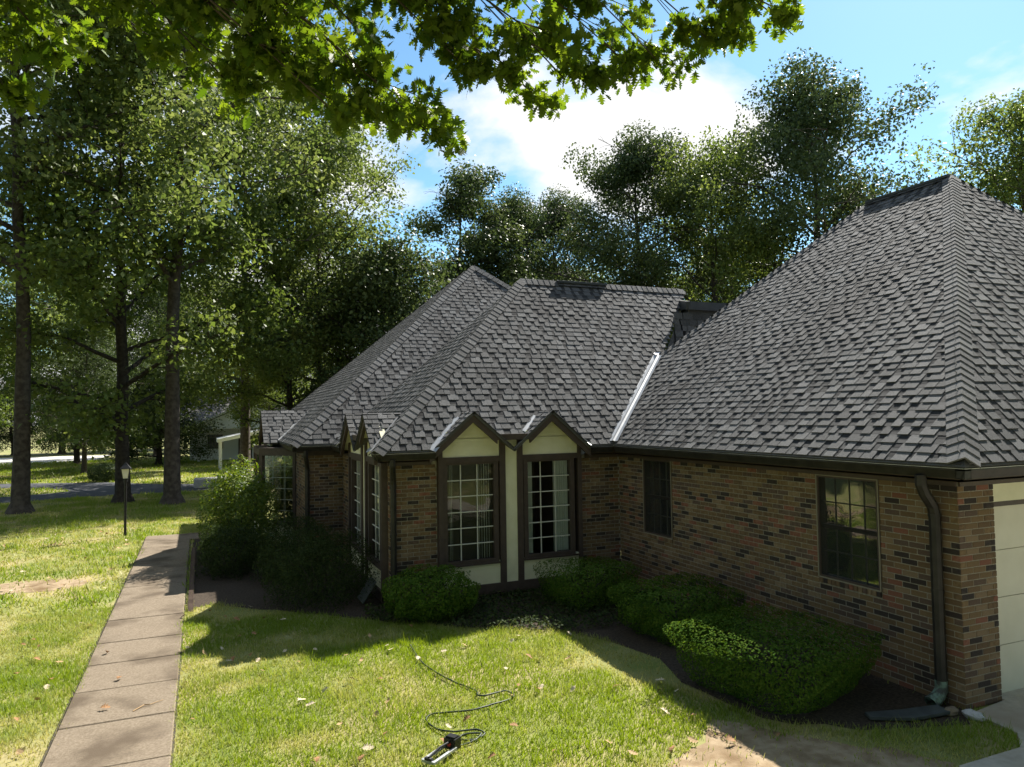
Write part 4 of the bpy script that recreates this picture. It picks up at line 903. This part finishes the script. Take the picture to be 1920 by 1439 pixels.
# brick edging by the walkway
be = empty('brick_edging', (-7.60,8.1,0), label='row of tilted edging bricks along the shaded walkway', cat='edging')
eb = MB(); c = .5
eme = bpy.data.meshes.new('brick'); _m = MB().box(-.04,.04,-.075,.075,-.026,.026); eme.from_pydata(_m.v, [], _m.f); eme.materials.append(BR[5])
for i in range(42):
    o = bpy.data.objects.new('brick', eme); o.location = (random.uniform(-.008,.008), i*.146, .025); o.rotation_euler = (R(38)+random.uniform(-.1,.1), random.uniform(-.06,.06), random.uniform(-.05,.05)); link(o, be)
# stick on the walkway
tag(MB().tube([(-8.12,3.72,.042),(-8.02,3.84,.05),(-7.96,3.84,.046),(-7.83,3.93,.044)], [.006,.006,.005,.003], 5).build('fallen_twig', M['drytan']), label='thin pale twig lying on the walkway', cat='twig')
# fallen oak leaves
lv = lobed(); lms = []
for i, m in enumerate(('dry','drypale','drytan')):
    b = MB(); cz = lambda x, y: .10*math.sin(x*4+i)+.55*y*y
    b.add([(x-.5, y, cz(x,y)) for x, y in lv], [tuple(range(len(lv)))]); me = bpy.data.meshes.new('fallen_leaf'); me.from_pydata(b.v, [], b.f); me.materials.append(M[m]); lms.append(me)
rg = random.Random(77); cnt = 0
while cnt < 150:
    far = cnt % 3 == 0
    x, y = (rg.uniform(-15,-8.9), rg.uniform(8,19)) if far else (rg.uniform(-11.5,-1.6), rg.uniform(.2,8))
    px, py, d = cam_px((x,y,0)); xa, ya = np.array([x]), np.array([y])
    if not (0 < px < 1920 and 0 < py < 1439) or in_poly(xa, ya, BED)[0] or (-8.85 < x < -7.65 and rg.random() > .12) or in_poly(xa, ya, DRIVE)[0]: continue
    o = bpy.data.objects.new('fallen_leaf', rg.choice(lms)); sc = rg.uniform(.07,.13); o.scale = (sc,sc,sc); o.location = (x,y,.062 if -8.85 < x < -7.65 else rg.uniform(.045,.065)); o.rotation_euler = (rg.uniform(-.5,.5), rg.uniform(-.5,.5), rg.uniform(0,6.28)); link(o)
    mi = lms.index(o.data); tag(o, label=('dry brown lobed leaf lying on the lawn','pale bleached lobed leaf lying on the lawn','tan lobed leaf lying on the lawn')[mi], cat='leaf', group=('brown fallen leaves','pale fallen leaves','tan fallen leaves')[mi]); cnt += 1
# grey ribbed block by the drive
rb = MB().box(-7.7,-6.4,31.6,32.6,0,.42)
for i in range(5): rb.box(-7.74,-6.36,31.56,32.64,.03+i*.08,.06+i*.08)
tag(rb.build('ribbed_block', M['stone']), label='low grey ribbed block at the edge of the asphalt drive', cat='block')
# neighbour house
nh = empty('neighbour_house', (-4,56,0), label='pale blue house with white gable porch beyond the trees', cat='house')
MB().box(-4.2,9,0,9,0,2.7).build('wall', M['siding'], nh)
r = MB(); r.prism([(-4.9,-.6,2.6),(9.5,-.6,2.6),(9.5,4.5,5.2),(-4.9,4.5,5.2)], (0,0,.12)); r.prism([(-4.9,9.6,2.6),(9.5,9.6,2.6),(9.5,4.5,5.2),(-4.9,4.5,5.2)], (0,0,.12)); r.build('roof', M['farroof'], nh)
MB().prism([(-4.2,-1.6,2.45),(3.6,-1.6,2.45),(-.3,-1.6,4.2)], (0,.15,0)).build('porch_gable', M['siding'], nh)
pg = MB(); pg.prism([(-4.6,-1.9,2.35),(-.3,-1.9,4.28),(-.3,4,4.28),(-4.6,4,2.35)], (0,0,.14)); pg.prism([(4.0,-1.9,2.35),(-.3,-1.9,4.28),(-.3,4,4.28),(4.0,4,2.35)], (0,0,.14)); pg.build('porch_roof', M['whitepaint'], nh)
for x in (-3.6,-.3,3.0): MB().box(x-.11,x+.11,-1.62,-1.4,0,2.45).build('column', M['whitepaint'], nh)
for x in (-2.4, 1.6): 
    wn = MB().box(x-.65,x+.65,-.06,.02,.8,2.1).build('window', M['whitepaint'], nh); MB().box(x-.55,x+.55,-.075,-.06,.9,2.0).build('pane', M['farglass'], wn)
MB().box(-.7,.3,-.05,.02,0,2.1).build('door', M['trim'], nh)
cp_ = empty('carport', (-5.2,44.5,0), label='small white carport roof on posts behind the yellow green shrub', cat='carport')
MB().prism([(-1.3,-1.6,1.75),(2.5,-1.6,2.5),(2.5,1.8,2.5),(-1.3,1.8,1.75)], (0,0,.22)).build('roof', M['whitepaint'], cp_)
for x, z in ((-1.1,1.8),(2.3,2.5)):
    for y in (-1.4,1.6): MB().box(x-.07,x+.07,y-.07,y+.07,0,z).build('post', M['whitepaint'], cp_)
